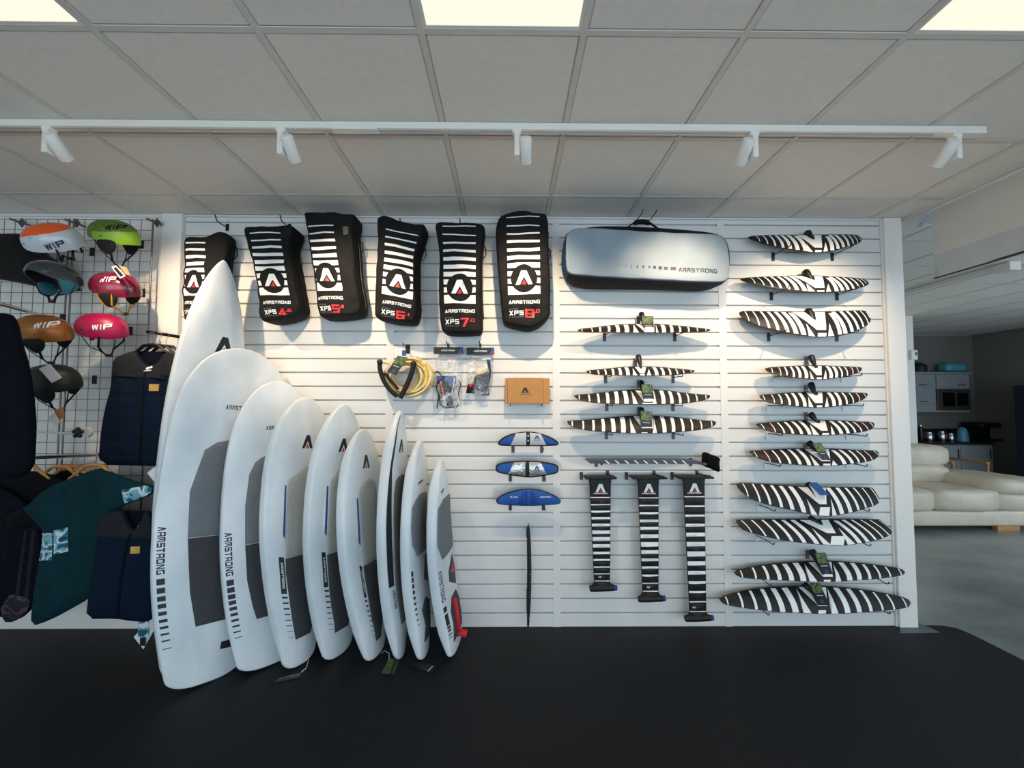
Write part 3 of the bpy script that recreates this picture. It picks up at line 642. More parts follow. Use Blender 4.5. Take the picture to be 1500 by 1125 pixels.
wing(Z8, [(32,430),(200,425),(400,405),(640,380),(860,380),(1000,388),(1200,410),(1340,430),(1450,432),(1462,460)], [(32,430),(45,465),(90,495),(180,520),(350,540),(600,553),(850,557),(1000,550),(1200,535),(1350,515),(1430,490),(1462,460)],
     [(83,85,12),(187,190,16),(283,287,22),(373,382,30),(465,478,38),(558,572,44)], [(935,965,38),(1030,1050,33),(1120,1143,24),(1213,1228,16),(1303,1318,12),(1410,1415,8)],
     (665,725,742,500,745,850,744,850,501), (742,800,542), (630,395,640,695), (860,400,850,893), (745,312,750,430,.02), 'widest striped foil wing in the middle panel, with a sandy green tag', tag=[(738,335),(846,345),(852,538),(740,530)])

names = ['the topmost wing at right', 'the second wing at right', 'the broad third wing at right', 'the smallest wing at right', 'the fifth wing at right', 'the sixth wing at right', 'the seventh wing at right', 'the blue-tagged wing', 'the tilted wing under the blue tag', 'the next-to-lowest wing', 'the lowest wing']
for nm, pl, pr_, ln, sty in ((names[0], (1132.5, 376), (1219, 376), .19, 'hookgrey'), (names[1], (1130, 434), (1226, 434), .19, 'hookgrey'), (names[2], (1126, 494), (1226, 494), .19, 'hookgrey'),
        (names[3], (1134, 554), (1234, 554), .17, 'clearhook'), (names[4], (1125, 596), (1236, 596), .17, 'clearhook'), (names[5], (1124, 637), (1241, 638), .17, 'clearhook'), (names[6], (1121, 680), (1241, 680), .17, 'clearhook'),
        (names[7], (1111, 741), (1240, 741), .19, 'clearhook'), (names[8], (1108, 786), (1240, 788), .20, 'clearhook'), (names[9], (1108, 845), (1270, 843), .17, 'clearhook'), (names[10], (1105, 886), (1272, 884), .17, 'clearhook'),
        ('the thin wing below the grey bag', (885.5, 494), (988.5, 494), .17, 'hookgrey'), ('the short thin wing', (887, 555), (986, 555), .17, 'hookgrey'), ('the third wing in the middle panel', (889, 596), (986, 596), .17, 'hookgrey'), ('the widest wing in the middle panel', (888.5, 637), (986.5, 637), .17, 'hookgrey')):
    hook(*pl, ln, 'left hook holding ' + nm, plate=sty); hook(*pr_, ln, 'right hook holding ' + nm, plate=sty)
for nm, (px, py) in ((names[3], (1181.5, 528)), (names[4], (1181, 570)), (names[5], (1181, 610)), (names[6], (1180, 655)), (names[9], (1183, 812)), ('the thin wing below the grey bag', (935.5, 468)), ('the short thin wing', (930.5, 531)), ('the third wing in the middle panel', (936, 562)), ('the widest wing in the middle panel', (936, 602))):
    hook(px, py, .045, 'small upper hook behind the socket of ' + nm, plate='bracket', ph=.06, pw=.026, group='upper hooks behind the wing sockets')

# --- three masts hanging by their base plates
def mast(cx_t, cx_b, zy, wt, wb, yplate, ytail, stripes, label, hw, tail):
    y0 = -.10; S = (820, 660, 4.328)
    X = lambda x: S[0] + x / S[2]; Y = lambda y: S[1] + y / S[2]; W = lambda x, y: P2(X(x), Y(y), y0)
    ctr = at(X((cx_t + cx_b) / 2), Y(ytail), y0); t = thing('foil_mast', label, 'foil mast', ctr, 'striped foil masts hanging upside down')
    lx = lambda y: cx_t - wt / 2 + ((cx_b - wb / 2) - (cx_t - wt / 2)) * (y - zy) / (ytail - zy)
    rx = lambda y: cx_t + wt / 2 + ((cx_b + wb / 2) - (cx_t + wt / 2)) * (y - zy) / (ytail - zy)
    yA, yB = zy, ytail - 38
    olx = [(lx(zy) - 22, yplate + 22), (lx(zy) - 4, zy + 4), (lx(zy + 40), zy + 40), (lx(yB), yB), (lx(ytail) - 18, ytail - 8), (rx(ytail) + 18, ytail - 8), (rx(yB), yB), (rx(zy + 40), zy + 40), (rx(zy) + 4, zy + 4), (rx(zy) + 22, yplate + 22)]
    pr = []
    def band(y, h, m): pr.append(([W(lx(y - h / 2) + 3, y - h / 2), W(rx(y - h / 2) - 3, y - h / 2), W(rx(y + h / 2) - 3, y + h / 2 - 2), W(lx(y + h / 2) + 3, y + h / 2)], m))
    for (y, h) in stripes[1:-1]: band(y, h, 1)
    for (y, h) in (stripes[0], stripes[-1]): band(y, h, 4); band(y + 3, 2.5, 2)
    c = (lx(zy + 60) + rx(zy + 60)) / 2; legs, tri = logoA(c, -(zy + 88), -(zy + 34), 64)
    pr.append(([W(a, -b) for a, b in legs], 1)); pr.append(([W(a, -b) for a, b in tri], 2))
    for p in text('ARMSTRONG', c - 44, c + 44, -(zy + 99), -(zy + 91)): pr.append(([W(a, -b) for a, b in p], 1))
    yt = stripes[-1][0] - 30
    for p in text('A8', c + 5 - 18, c + 5, -(yt + 7), -(yt - 4)): pr.append(([W(a, -b) for a, b in p], 1))
    for p in text('MAST', c + 8, c + 26, -(yt + 4), -(yt - 1)): pr.append(([W(a, -b) for a, b in p], 3))
    ol = [W(*p) for p in olx]; us = [p[0] for p in ol]
    cxw = (min(us) + max(us)) / 2
    L0, L1 = W(lx(zy), zy), W(lx(ytail), ytail); R0, R1 = W(rx(zy), zy), W(rx(ytail), ytail)
    def th(u, v):
        k = (v - L0[1]) / (L1[1] - L0[1]); a = L0[0] + (L1[0] - L0[0]) * k; b = R0[0] + (R1[0] - R0[0]) * k; q = (u - (a + b) / 2) / ((b - a) / 2)
        return .004 + .009 * max(0, 1 - q * q)
    panel(MB(), ol, pr, wallmap(y0), th, lambda u, v: -th(u, v), r=.002, K=4, grid=.02, step=.02).build('mast_body', ['carbon', 'wingwhite', 'printred', 'printgrey', 'wingwhite'], t, smooth=35)
    # base plate: flat plate seen on edge from below, standing out from the wall
    a, b = at(X(hw[0]), Y(yplate), y0), at(X(hw[1]), Y(yplate), y0); zc = a.z
    pb = MB().rbox((a.x, y0 - .055, zc - .018), (b.x, y0 + .055, zc - .004), .005, 2)
    pb.build('base_plate', 'carbon', t, smooth=40)
    # foot with socket bore and blue plug
    f0, f1 = at(X(tail[0]), Y(ytail + 6), y0), at(X(tail[1]), Y(ytail + 2), y0); d = (f1 - f0)
    MB().tube([f0, f0 + d * .06, f0 + d * .5, f0 + d * .95, f1], [.018, .022, .023, .021, .02], 14).build('fuselage_foot', 'carbon', t, smooth=40)
    MB().tube([f1 + d * .002, f1 + d * .10, f1 + d * .12], [.0165, .0175, .013], 12).build('end_plug', 'blue2', t, smooth=40)
mast(255, 268, 175, 138, 100, 158, 868, [(297,7),(342,9),(385,12),(428,16),(471,18),(516,23),(559,25),(603,22),(648,17),(692,13),(737,10),(780,7),(825,7)], 'shortest of the three striped masts hanging by their base plates', (160, 350), (190, 345))
mast(560, 575, 175, 134, 102, 158, 935, [(299,7),(348,9),(396,13),(445,17),(492,19),(542,25),(593,29),(642,24),(691,19),(740,15),(790,11),(840,7),(890,7)], 'middle striped mast of the three hanging by their base plates', (450, 665), (497, 652))
mast(848, 876, 172, 138, 106, 155, 1058, [(292,7),(352,10),(412,14),(472,19),(532,25),(592,29),(654,33),(714,27),(773,23),(834,17),(895,13),(957,9),(1018,7)], 'longest striped mast, nearest the right-hand wings', (735, 955), (793, 955))
for nm, a, b in (('the shortest mast', (851.5, 697), (890, 695)), ('the middle mast', (917.5, 697), (958, 695)), ('the longest mast', (984.5, 697), (1021, 694))):
    hook(*a, .19, 'left hook holding ' + nm, plate='hookgrey', ph=.055); hook(*b, .19, 'right hook holding ' + nm, plate='hookgrey', ph=.055)
# --- mast lying edge-on on two hooks, with a black neoprene cover on its end
S_ = (820, 660, 4.328); Xs = lambda x: S_[0] + x / S_[2]; Ys = lambda y: S_[1] + y / S_[2]
y0 = -.11
t = thing('foil_mast', 'striped mast lying edge-on on two hooks above the hanging masts', 'foil mast', at(Xs(540), Ys(78), y0), 'striped foil masts hanging upside down')
prr = [([P2(Xs(x), Ys(56), y0), P2(Xs(x + 10), Ys(56), y0), P2(Xs(x + 34), Ys(76), y0), P2(Xs(x + 22), Ys(76), y0)], 1) for x in (274, 335, 395, 455, 513, 575, 636, 695, 752)]
panel(MB(), [P2(Xs(x), Ys(y), y0) for x, y in ((165,60),(185,53),(300,53),(700,53),(820,56),(880,66),(910,72),(910,88),(850,80),(500,79),(240,77),(185,76))], prr, wallmap(y0), lambda u, v: .05, lambda u, v: -.05, r=.001, K=4, e=.5, grid=.03).build('mast_body', ['hookgrey', 'wingwhite'], t, smooth=35)
sp = smooth_poly([(915,60),(918,8),(945,20),(990,35),(1003,48),(992,80),(1000,100),(998,138),(960,115),(925,105),(910,85)], 1)
panel(MB(), [P2(Xs(x), Ys(y), y0) for x, y in sp], [], wallmap(y0), lambda u, v: .05 + .01 * sin(u * 90), lambda u, v: -.05, r=.012, K=5, e=.6, grid=.02).build('neoprene_cover', 'darkfab', t, smooth=50)
hook(Xs(231), Ys(75), .19, 'left hook holding the mast lying edge-on', ph=.06); hook(Xs(829), Ys(72), .19, 'right hook holding the mast lying edge-on', ph=.055)

# --- covered stabiliser wings in blue sleeves
def sleeve(outl, parts, label, y0, extra=None):
    z = (530, 490, 4.8387); ol = [P2(*p, y0) for p in zoom(z, outl)]; ol = smooth_poly(ol, 2)
    c = sum(p[0] for p in ol) / len(ol); t = thing('wing_cover', label, 'wing cover', (c, y0, min(p[1] for p in ol)), 'padded wing covers on hooks')
    n = len(outl); pr = []
    inn = inset(ol if area2(ol) > 0 else ol[::-1], .011)
    pr.append((inn, 1))
    for pts, m in parts:
        q = [P2(*p, y0) for p in zoom(z, pts)]
        pr.append((q, m))
    zz = [p[1] for p in ol]; zc = (min(zz) + max(zz)) / 2; hh = (max(zz) - min(zz)) / 2; hw = (max(p[0] for p in ol) - min(p[0] for p in ol)) / 2
    th = lambda u, v: .006 + .016 * max(0, 1 - ((v - zc) / hh) ** 2) * sqrt(max(0, 1 - ((u - c) / hw) ** 2))
    panel(MB(), ol, pr, wallmap(y0), th, lambda u, v: -.008, r=.004, K=5, grid=.02, step=.015).build('sleeve', ['pipe', 'blue', 'cloth_grey', 'pipe', 'printblue', 'printred', 'silver', 'blue2', 'printwhite'], t, smooth=45)
    return t
def logo_parts(cx, y0, y1, w, base=4):
    l, tr_ = logoA(cx, -y1, -y0, w); out = [([(a, -b) for a, b in l], base), ([(a, -b) for a, b in tr_], 5)]
    for p in text('ARMSTRONG', cx - w * .62, cx + w * .62, -(y1 + 11), -(y1 + 5)): out.append(([(a, -b) for a, b in p], 4))
    return out
sleeve([(962,775),(975,745),(1030,712),(1100,693),(1175,686),(1250,693),(1340,725),(1390,755),(1397,775),(1385,788),(1300,790),(1180,792),(1050,790),(975,788)],
       [([(1092,700),(1165,694),(1165,783),(1055,783)], 2), ([(1190,694),(1268,703),(1305,782),(1190,783)], 2), ([(1166,690),(1190,690),(1190,788),(1166,788)], 3), ([(1174,712),(1182,712),(1182,722),(1174,722)], 8), ([(1174,745),(1182,745),(1182,755),(1174,755)], 8)] + logo_parts(1240, 715, 742, 42),
       'blue sleeve with pale grey centre panels, top of three', -.10)
sleeve([(945,945),(955,920),(1000,903),(1090,895),(1175,893),(1260,897),(1350,910),(1390,925),(1397,960),(1385,985),(1310,998),(1240,1010),(1180,1016),(1100,1005),(990,985),(955,975)],
       [([(1078,905),(1160,902),(1160,1004),(1040,984)], 6), ([(1186,902),(1268,906),(1312,988),(1186,1006)], 6), ([(1161,898),(1186,898),(1186,1010),(1161,1010)], 3)] + logo_parts(1240, 930, 958, 40),
       'blue sleeve with crinkled silver centre panels, middle of three', -.10)
z8 = (680, 620, 3.631)
cv = [((a - 680) , b) for a, b in []]
def z8to(pts): return [((680 + x / 3.631 - 530) * 4.8387, (620 + y / 3.631 - 490) * 4.8387) for x, y in pts]
tx = []
for p in text('ARMSTRONG', 400, 460, -392, -386): tx.append((z8to([(a, -b) for a, b in p]), 8))
for p in text('SIUS', 245, 282, -392, -386): tx.append((z8to([(a, -b) for a, b in p]), 8))
t3 = sleeve(z8to([(168,415),(175,395),(220,368),(290,352),(345,346),(400,352),(470,375),(510,400),(516,420),(500,432),(420,436),(340,441),(260,436),(180,432)]),
       [(z8to([(175,412),(190,392),(230,372),(300,356),(345,350),(400,357),(465,378),(505,403),(510,418),(495,428),(345,437),(185,427)]), 1), (z8to([(312,362),(332,352),(332,436),(280,428)]), 7), (z8to([(352,352),(372,362),(402,428),(352,436)]), 7)] + tx,
       'all-blue padded sleeve with two darker blue flashes, bottom of three', -.10)
for nm, a, b in (('the top blue sleeve', (751.5, 658), (793.5, 658)), ('the silver and blue sleeve', (747.5, 700), (796.5, 700)), ('the all-blue sleeve', (747.5, 742), (796, 742))):
    hook(*a, .14, 'left hook holding ' + nm, ph=.05); hook(*b, .14, 'right hook holding ' + nm, ph=.05)
# --- fuselage bar hanging upright
y0 = -.06; f8 = lambda x, y: at(680 + x / 3.631, 620 + y / 3.631, y0)
t = thing('fuselage_bar', 'long thin black bar hanging upright below the blue sleeves', 'bar', f8(341, 1080))
pth = [(341,530),(342,560),(344,640),(346,760),(345,880),(343,960),(341,1030),(340,1078)]
MB().tube([f8(*p) for p in pth], [.001, .010, .0145, .0155, .0155, .014, .010, .007], 10, flat=1.6).build('shaft', 'carbon', t, smooth=40)
a, b = f8(333, 560), f8(333, 608); MB().rbox((a.x - .003, y0 - .012, b.z), (a.x + .012, y0 + .012, a.z), .003, 1).build('clip', 'black', t)
a, b = f8(332, 880), f8(332, 1000); MB().rbox((a.x - .001, y0 - .01, b.z), (a.x + .01, y0 + .012, a.z), .002, 1).build('flange', 'carbon', t)
for (x, y) in ((347,797),(347,838),(346,890),(346,915),(341,1028)):
    c = f8(x, y); MB().lathe((c.x, y0 - .028, c.z), [(.004, 0), (.0045, .002), (.0045, .006)], 10, axis='y').build('bolt', 'steel', t)
hook(773, 775, .06, 'small hook holding the upright black bar', ph=.04, pw=.014)

# --- bags
def bag(z, sil, quad, label, num, dpt=.19, y_b=-.025, first=0, window=None):
    S = z[2]; yf = y_b - dpt; sil = zoom(z, sil); quad = zoom(z, quad)
    c = Vector((sum(p[0] for p in sil) / len(sil), sum(p[1] for p in sil) / len(sil))); vp = (Vector((745, 590)) - c).normalized()
    ol = []
    for p in smooth_poly(sil, 1):
        d = (Vector(p) - c).normalized(); k = max(0, min(1, .5 + .9 * (d.x * vp.x + (1.0 if d.y < 0 else -.1) * d.y * vp.y)))
        ol.append(P2(p[0], p[1], yf * (1 - k) + (y_b - .02) * k))
    zb = min(p[1] for p in ol); cx = sum(p[0] for p in ol) / len(ol)
    t = thing('wing_bag', label, 'bag', (cx, y_b - dpt / 2, zb), 'black bags of inflatable wings hung along the top')
    q = [Vector(p) for p in quad]
    def f(s, v):
        p = (q[0] * (1 - s) + q[1] * s) * (1 - v) + (q[3] * (1 - s) + q[2] * s) * v; return P2(p.x, p.y, yf)
    Yn = lambda y: (y - 150) / 780.0
    pr = []
    def addp(pts, m, n=1):
        pp = []
        k = len(pts)
        for i in range(k):
            a, b = pts[i], pts[(i + 1) % k]
            for j in range(n): pp.append(f(a[0] + (b[0] - a[0]) * j / n, a[1] + (b[1] - a[1]) * j / n))
        pr.append((pp, m))
    for i, (y, h) in enumerate(((150, 7), (218, 9), (280, 13), (343, 20), (405, 26), (468, 33), (528, 38))):
        if i < first: continue
        a = .0 if i or first else .0
        addp([(a, Yn(y - h / 2)), (1, Yn(y - h / 2)), (1, Yn(y + h / 2)), (a, Yn(y + h / 2))], 1, 3)
    for (y0_, y1_, w) in ((570, 608, .17), (630, 672, .12)):
        addp([(0, Yn(y0_)), (w, Yn(y0_)), (w, Yn(y1_)), (0, Yn(y1_))], 1); addp([(1 - w, Yn(y0_)), (1, Yn(y0_)), (1, Yn(y1_)), (1 - w, Yn(y1_))], 1)
    addp([(0, Yn(692)), (1, Yn(692)), (1, Yn(756)), (0, Yn(756))], 1, 3)
    circ = [(.5 + .41 * cos(a * pi / 16), Yn(632) + .139 * sin(a * pi / 16)) for a in range(32)]; pr.append(([f(*p) for p in circ], 0))
    legs, tri = logoA(.5, -Yn(680), -Yn(570), .52); pr.append(([f(a, -b) for a, b in legs], 1)); pr.append(([f(a, -b) for a, b in tri], 2))
    for p in text('ARMSTRONG', .02, .98, -Yn(830), -Yn(804)): addp([(a, -b) for a, b in p], 1)
    for p in text('WING', .02, .30, -Yn(876), -Yn(864)): addp([(a, -b) for a, b in p], 3)
    for p in text('XPS', .02, .47, -Yn(918), -Yn(882)): addp([(a, -b) for a, b in p], 1)
    for p in text('LIGHTNING', .02, .47, -Yn(936), -Yn(927)): addp([(a, -b) for a, b in p], 3)
    if num:
        for p in text(num[0], .52, .80, -Yn(940), -Yn(872)): addp([(a, -b) for a, b in p], 2)
        for p in text(num[1], .86, .97, -Yn(900), -Yn(874)): addp([(a, -b) for a, b in p], 2)
        addp([(.81, Yn(892)), (.845, Yn(892)), (.845, Yn(902)), (.81, Yn(902))], 2)
    if window: pr.append(([P2(*p, yf) for p in zoom(z, window)], 4))
    w_ = .5 * (max(p[0] for p in ol) - min(p[0] for p in ol))
    front = lambda u, v: dpt - .014 + .018 * max(0, 1 - ((u - cx) / w_) ** 2) + .005 * sin(u * 31 + v * 17) + .004 * sin(v * 43 - u * 9) + .003 * sin(u * 70 - v * 55)
    panel(MB(), ol, pr, wallmap(y_b), front, lambda u, v: 0.0, r=.02, e=.62, K=8, grid=.028, step=.025).build('bag_body', ['blackfab', 'printwhite', 'printred', 'printgrey', 'mesh_grey'], t, smooth=60)
    # side zip, carry strap and grab loop
    xr_ = max(p[0] for p in ol); zt = max(p[1] for p in ol); zl = zt - zb
    for s_ in (-1, 1):
        xe = xr_ if s_ > 0 else min(p[0] for p in ol)
    right = sorted([p for p in ol if p[0] > cx + .5 * w_], key=lambda p: -p[1])
    zip_ = [Vector((p[0] + .004, y_b - dpt * .45, p[1])) for p in right if zb + .12 * zl < p[1] < zt - .1 * zl]
    if len(zip_) > 2: MB().tube(zip_, .0045, 6).build('side_zip', 'black', t, smooth=40)
    topp = max(ol, key=lambda p: p[1]); 
    MB().tube([(cx - .045, y_b - dpt * .3, interp(sorted(ol), cx) if False else topp[1] - .05), (cx - .02, y_b - dpt * .22, topp[1] - .012), (cx + .02, y_b - dpt * .22, topp[1] - .012), (cx + .045, y_b - dpt * .3, topp[1] - .05)], .009, 8, flat=.4).build('grab_loop', 'blackfab', t, smooth=40)
    if len(right) > 4:
        a = right[int(len(right) * .42)]; st = Vector((a[0], y_b - dpt * .35, a[1]))
        MB().tube([st + Vector((-.01, 0, .05)), st + Vector((.018, .01, .02)), st + Vector((.022, .012, -.03)), st + Vector((-.008, .01, -.07))], .008, 6, flat=.35).build('side_strap', 'blackfab', t, smooth=40)
    return t
B4 = (220, 300, 5.115); B5 = (430, 290, 5.359); B6 = (620, 290, 5.359)
bag(B4, [(240,238),(300,228),(400,236),(470,225),(530,208),(580,215),(625,255),(632,320),(622,420),(612,520),(600,620),(580,740),(540,850),(440,888),(300,892),(245,868),(228,800),(226,700),(232,500),(234,350)], [(238,172),(414,176),(408,826),(232,826)], 'black wing bag at the left end, half hidden behind the tall pointed board', None, first=2, dpt=.10)
bag(B4, [(680,165),(700,145),(760,150),(850,155),(1000,155),(1040,168),(1095,175),(1125,210),(1112,300),(1130,420),(1150,500),(1175,640),(1192,760),(1190,820),(1140,862),(1000,886),(870,886),(830,850),(800,650),(760,430),(705,280),(688,210)], [(726,150),(962,150),(1066,826),(858,832)], 'black wing bag with a red figure four', '46', first=1)
b5 = bag(B5, [(60,100),(90,88),(200,108),(320,98),(370,115),(430,125),(492,140),(497,170),(490,260),(500,310),(540,420),(545,520),(555,700),(578,850),(568,920),(520,945),(380,952),(240,950),(205,925),(180,800),(150,600),(100,330),(75,180)], [(68,150),(303,148),(406,892),(205,894)], 'black wing bag with a red figure five', '53', first=1, window=[(385,222),(430,225),(432,285),(392,290)])
bag(B5, [(650,145),(700,120),(740,130),(830,170),(930,195),(1020,198),(1042,230),(1025,300),(1005,450),(1000,600),(992,780),(1000,900),(972,980),(945,998),(800,985),(660,950),(635,920),(632,700),(640,500),(650,300),(645,180)], [(728,180),(984,232),(918,958),(682,916)], 'black wing bag with a red figure six', '61', first=1)
bag(B6, [(85,205),(100,180),(150,172),(300,185),(430,188),(475,195),(482,230),(462,330),(456,450),(462,600),(460,800),(470,1000),(462,1060),(430,1075),(220,1075),(160,1060),(140,1020),(120,800),(125,500),(105,320),(88,230)], [(150,218),(412,226),(410,1000),(168,1002)], 'black wing bag with a red figure seven', '70')
bag(B6, [(565,230),(580,160),(620,110),(740,90),(800,92),(880,108),(960,108),(975,125),(990,190),(985,300),(990,400),(985,500),(995,700),(990,850),(998,920),(960,975),(900,1020),(830,1040),(760,1030),(640,1000),(620,960),(600,750),(580,500),(570,350)], [(652,150),(912,146),(922,928),(670,934)], 'largest black wing bag, with a red figure eight', '80')
def peg(px, py, label, ln=.12):
    c = at(px, py, -.004); t = thing('bag_hook', label, 'hook', (c.x, -.004, c.z - .03), 'hooks the wing bags hang from')
    MB().rbox((c.x - .011, -.008, c.z - .03), (c.x + .011, -.0005, c.z + .02), .0015, 1).build('plate', 'hookblack', t)
    MB().tube([(c.x, -.006, c.z), (c.x + .004, -ln * .5, c.z - .012), (c.x + .006, -ln, c.z - .008), (c.x + .002, -ln - .012, c.z + .028)], .004, 8).build('arm', 'hookblack', t, smooth=50)
for px, nm in ((333, 'of the half-hidden bag at left'), (424, 'of the bag marked four'), (512, 'of the bag marked five'), (592, 'of the bag marked six'), (676, 'of the bag marked seven'), (768, 'of the bag marked eight')):
    peg(px, 332 if px < 500 else 336, 'black hook ' + nm, .010 if px in (512, 768) else .12)
# --- grey and blue equipment bag
z = (800, 300, 5.114); yb = -.03; yf = -.24
frp = [(150,230),(165,215),(200,190),(260,178),(500,192),(750,210),(1000,222),(1200,222),(1280,228),(1330,260),(1362,320),(1370,420),(1366,530),(1345,570),(1290,582),(1100,580),(700,560),(400,540),(230,530),(170,515),(150,480),(146,380)]
bkp = [(115,400),(122,330),(160,250),(200,200),(300,168),(480,160),(700,165),(900,178),(1100,195),(1250,218),(1310,245),(1350,330),(1350,500),(1310,600),(1190,648),(1000,640),(700,632),(400,632),(230,620),(150,575),(118,500)]
fo = smooth_poly([P2(*p, yf) for p in zoom(z, frp)], 1)
cx = sum(p[0] for p in fo) / len(fo); cz = sum(p[1] for p in fo) / len(fo)
t = thing('equipment_bag', 'long grey and blue padded equipment bag hung below the ceiling', 'bag', (cx, yf / 2, min(p[1] for p in fo)))
def zz(pts): return [P2(*p, yf) for p in zoom(z, pts)]
pr = []
for i, x in enumerate((545, 590, 632, 674, 716, 760, 800, 845, 888, 942)):
    w = (1.5, 2.5, 5, 8, 13, 16, 23, 26, 31, 40)[i]; h = (22, 26, 28, 24, 22, 22, 22, 24, 24, 26)[i]; y = 468 + (x - 545) * .045
    pr.append((zz([(x - w / 2, y - h / 2), (x + w / 2, y - h / 2), (x + w / 2, y + h / 2), (x - w / 2, y + h / 2)]), 1))
for p in text('ARMSTRONG', 982, 1270, -1000, -970): pr.append((zz([(a, -b - 493 + (a - 982) * .05) for a, b in p]), 1))
pr.append((zz([(992, 500), (1006, 500), (999, 488)]), 2))
w_ = .5 * (max(p[0] for p in fo) - min(p[0] for p in fo)); h_ = .5 * (max(p[1] for p in fo) - min(p[1] for p in fo))
ff = lambda u, v: .014 + .012 * max(0, 1 - ((u - cx) / w_) ** 2) + .008 * sin(13 * (u - cx) + 16 * v) * max(0, 1 - ((v - cz) / h_) ** 2) + .004 * sin(31 * u - 11 * v)
panel(MB(), fo, pr, wallmap(yf), ff, lambda u, v: 0, r=.006, K=4, e=.8, grid=.03, step=.025).build('front_panel', ['baggrey', 'printblack', 'printred', 'bagblue'], t, smooth=55)
ring = resample(fo if area2(fo) > 0 else fo[::-1], .03)
MB().tube([Vector((p[0], yf + .002, p[1])) for p in ring] + [Vector((ring[0][0], yf + .002, ring[0][1]))], .0055, 6, cap=False).build('piping', 'navyedge', t, smooth=50)
# side wall between front edge and back edge; ends blue, long sides black
bo = smooth_poly([P2(*p, -.075) for p in zoom(z, bkp)], 1); bo = resample(bo if area2(bo) > 0 else bo[::-1], .03)
def byang(pts, n=96):
    out = []
    for k in range(n):
        a = 2 * pi * k / n; d = Vector((cos(a) * w_, sin(a) * h_)).normalized(); best = None
        for i in range(len(pts)):
            p, q = Vector(pts[i]) - Vector((cx, cz)), Vector(pts[(i + 1) % len(pts)]) - Vector((cx, cz)); e = q - p; den = d.x * e.y - d.y * e.x
            if abs(den) < 1e-12: continue
            s = (p.x * e.y - p.y * e.x) / den; u = (p.x * d.y - p.y * d.x) / den
            if s > 0 and -1e-6 <= u <= 1 + 1e-6: best = s if best is None else max(best, s)
        out.append((cx + d.x * best, cz + d.y * best))
    return out
A_, B_ = byang(ring), byang(bo); n = 96
mb = MB(); V_ = [Vector((p[0], yf, p[1])) for p in A_] + [Vector((a[0] * .4 + b[0] * .6 + (b[0] - cx) * .015, (yf - .075) / 2 - .0, a[1] * .4 + b[1] * .6 + (b[1] - cz) * .03)) for a, b in zip(A_, B_)] + [Vector((p[0], -.06, p[1])) for p in B_] + [Vector((cx + (p[0] - cx) * .96, yb, cz + (p[1] - cz) * .9)) for p in B_]
F_ = []; m_ = []
for k in range(n):
    a = abs(sin(2 * pi * (k + .5) / n)); blk = 1 if a > .62 else 0
    for j in range(3): F_.append((j * n + k, j * n + (k + 1) % n, (j + 1) * n + (k + 1) % n, (j + 1) * n + k)); m_.append(1 if (blk and not (j == 1 and sin(2 * pi * k / n) > 0)) else 0)
F_.append(tuple(3 * n + k for k in range(n))); m_.append(0); F_.append(tuple(range(n))); m_.append(0)
mb.add(V_, F_, m_); mb.build('side_wall', ['bagblue', 'blackfab'], t, smooth=50)
h0 = lambda x, y: at(800 + x / 5.114, 300 + y / 5.114, -.15)
MB().tube([h0(600, 178), h0(635, 150), h0(668, 128), h0(720, 124), h0(765, 128), h0(800, 152), h0(838, 180)], .011, 8, flat=.45).build('carry_handle', 'blackfab', t, smooth=50)
MB().tube([h0(668, 130), h0(720, 126), h0(765, 130)], .016, 10).build('handle_wrap', 'blackfab', t, smooth=50)
hook(800 + 668 / 5.114, 327, .17, 'left hook holding the grey equipment bag', plate='hookblack', ph=.03); hook(800 + 764 / 5.114, 327, .17, 'right hook holding the grey equipment bag', plate='hookblack', ph=.03)

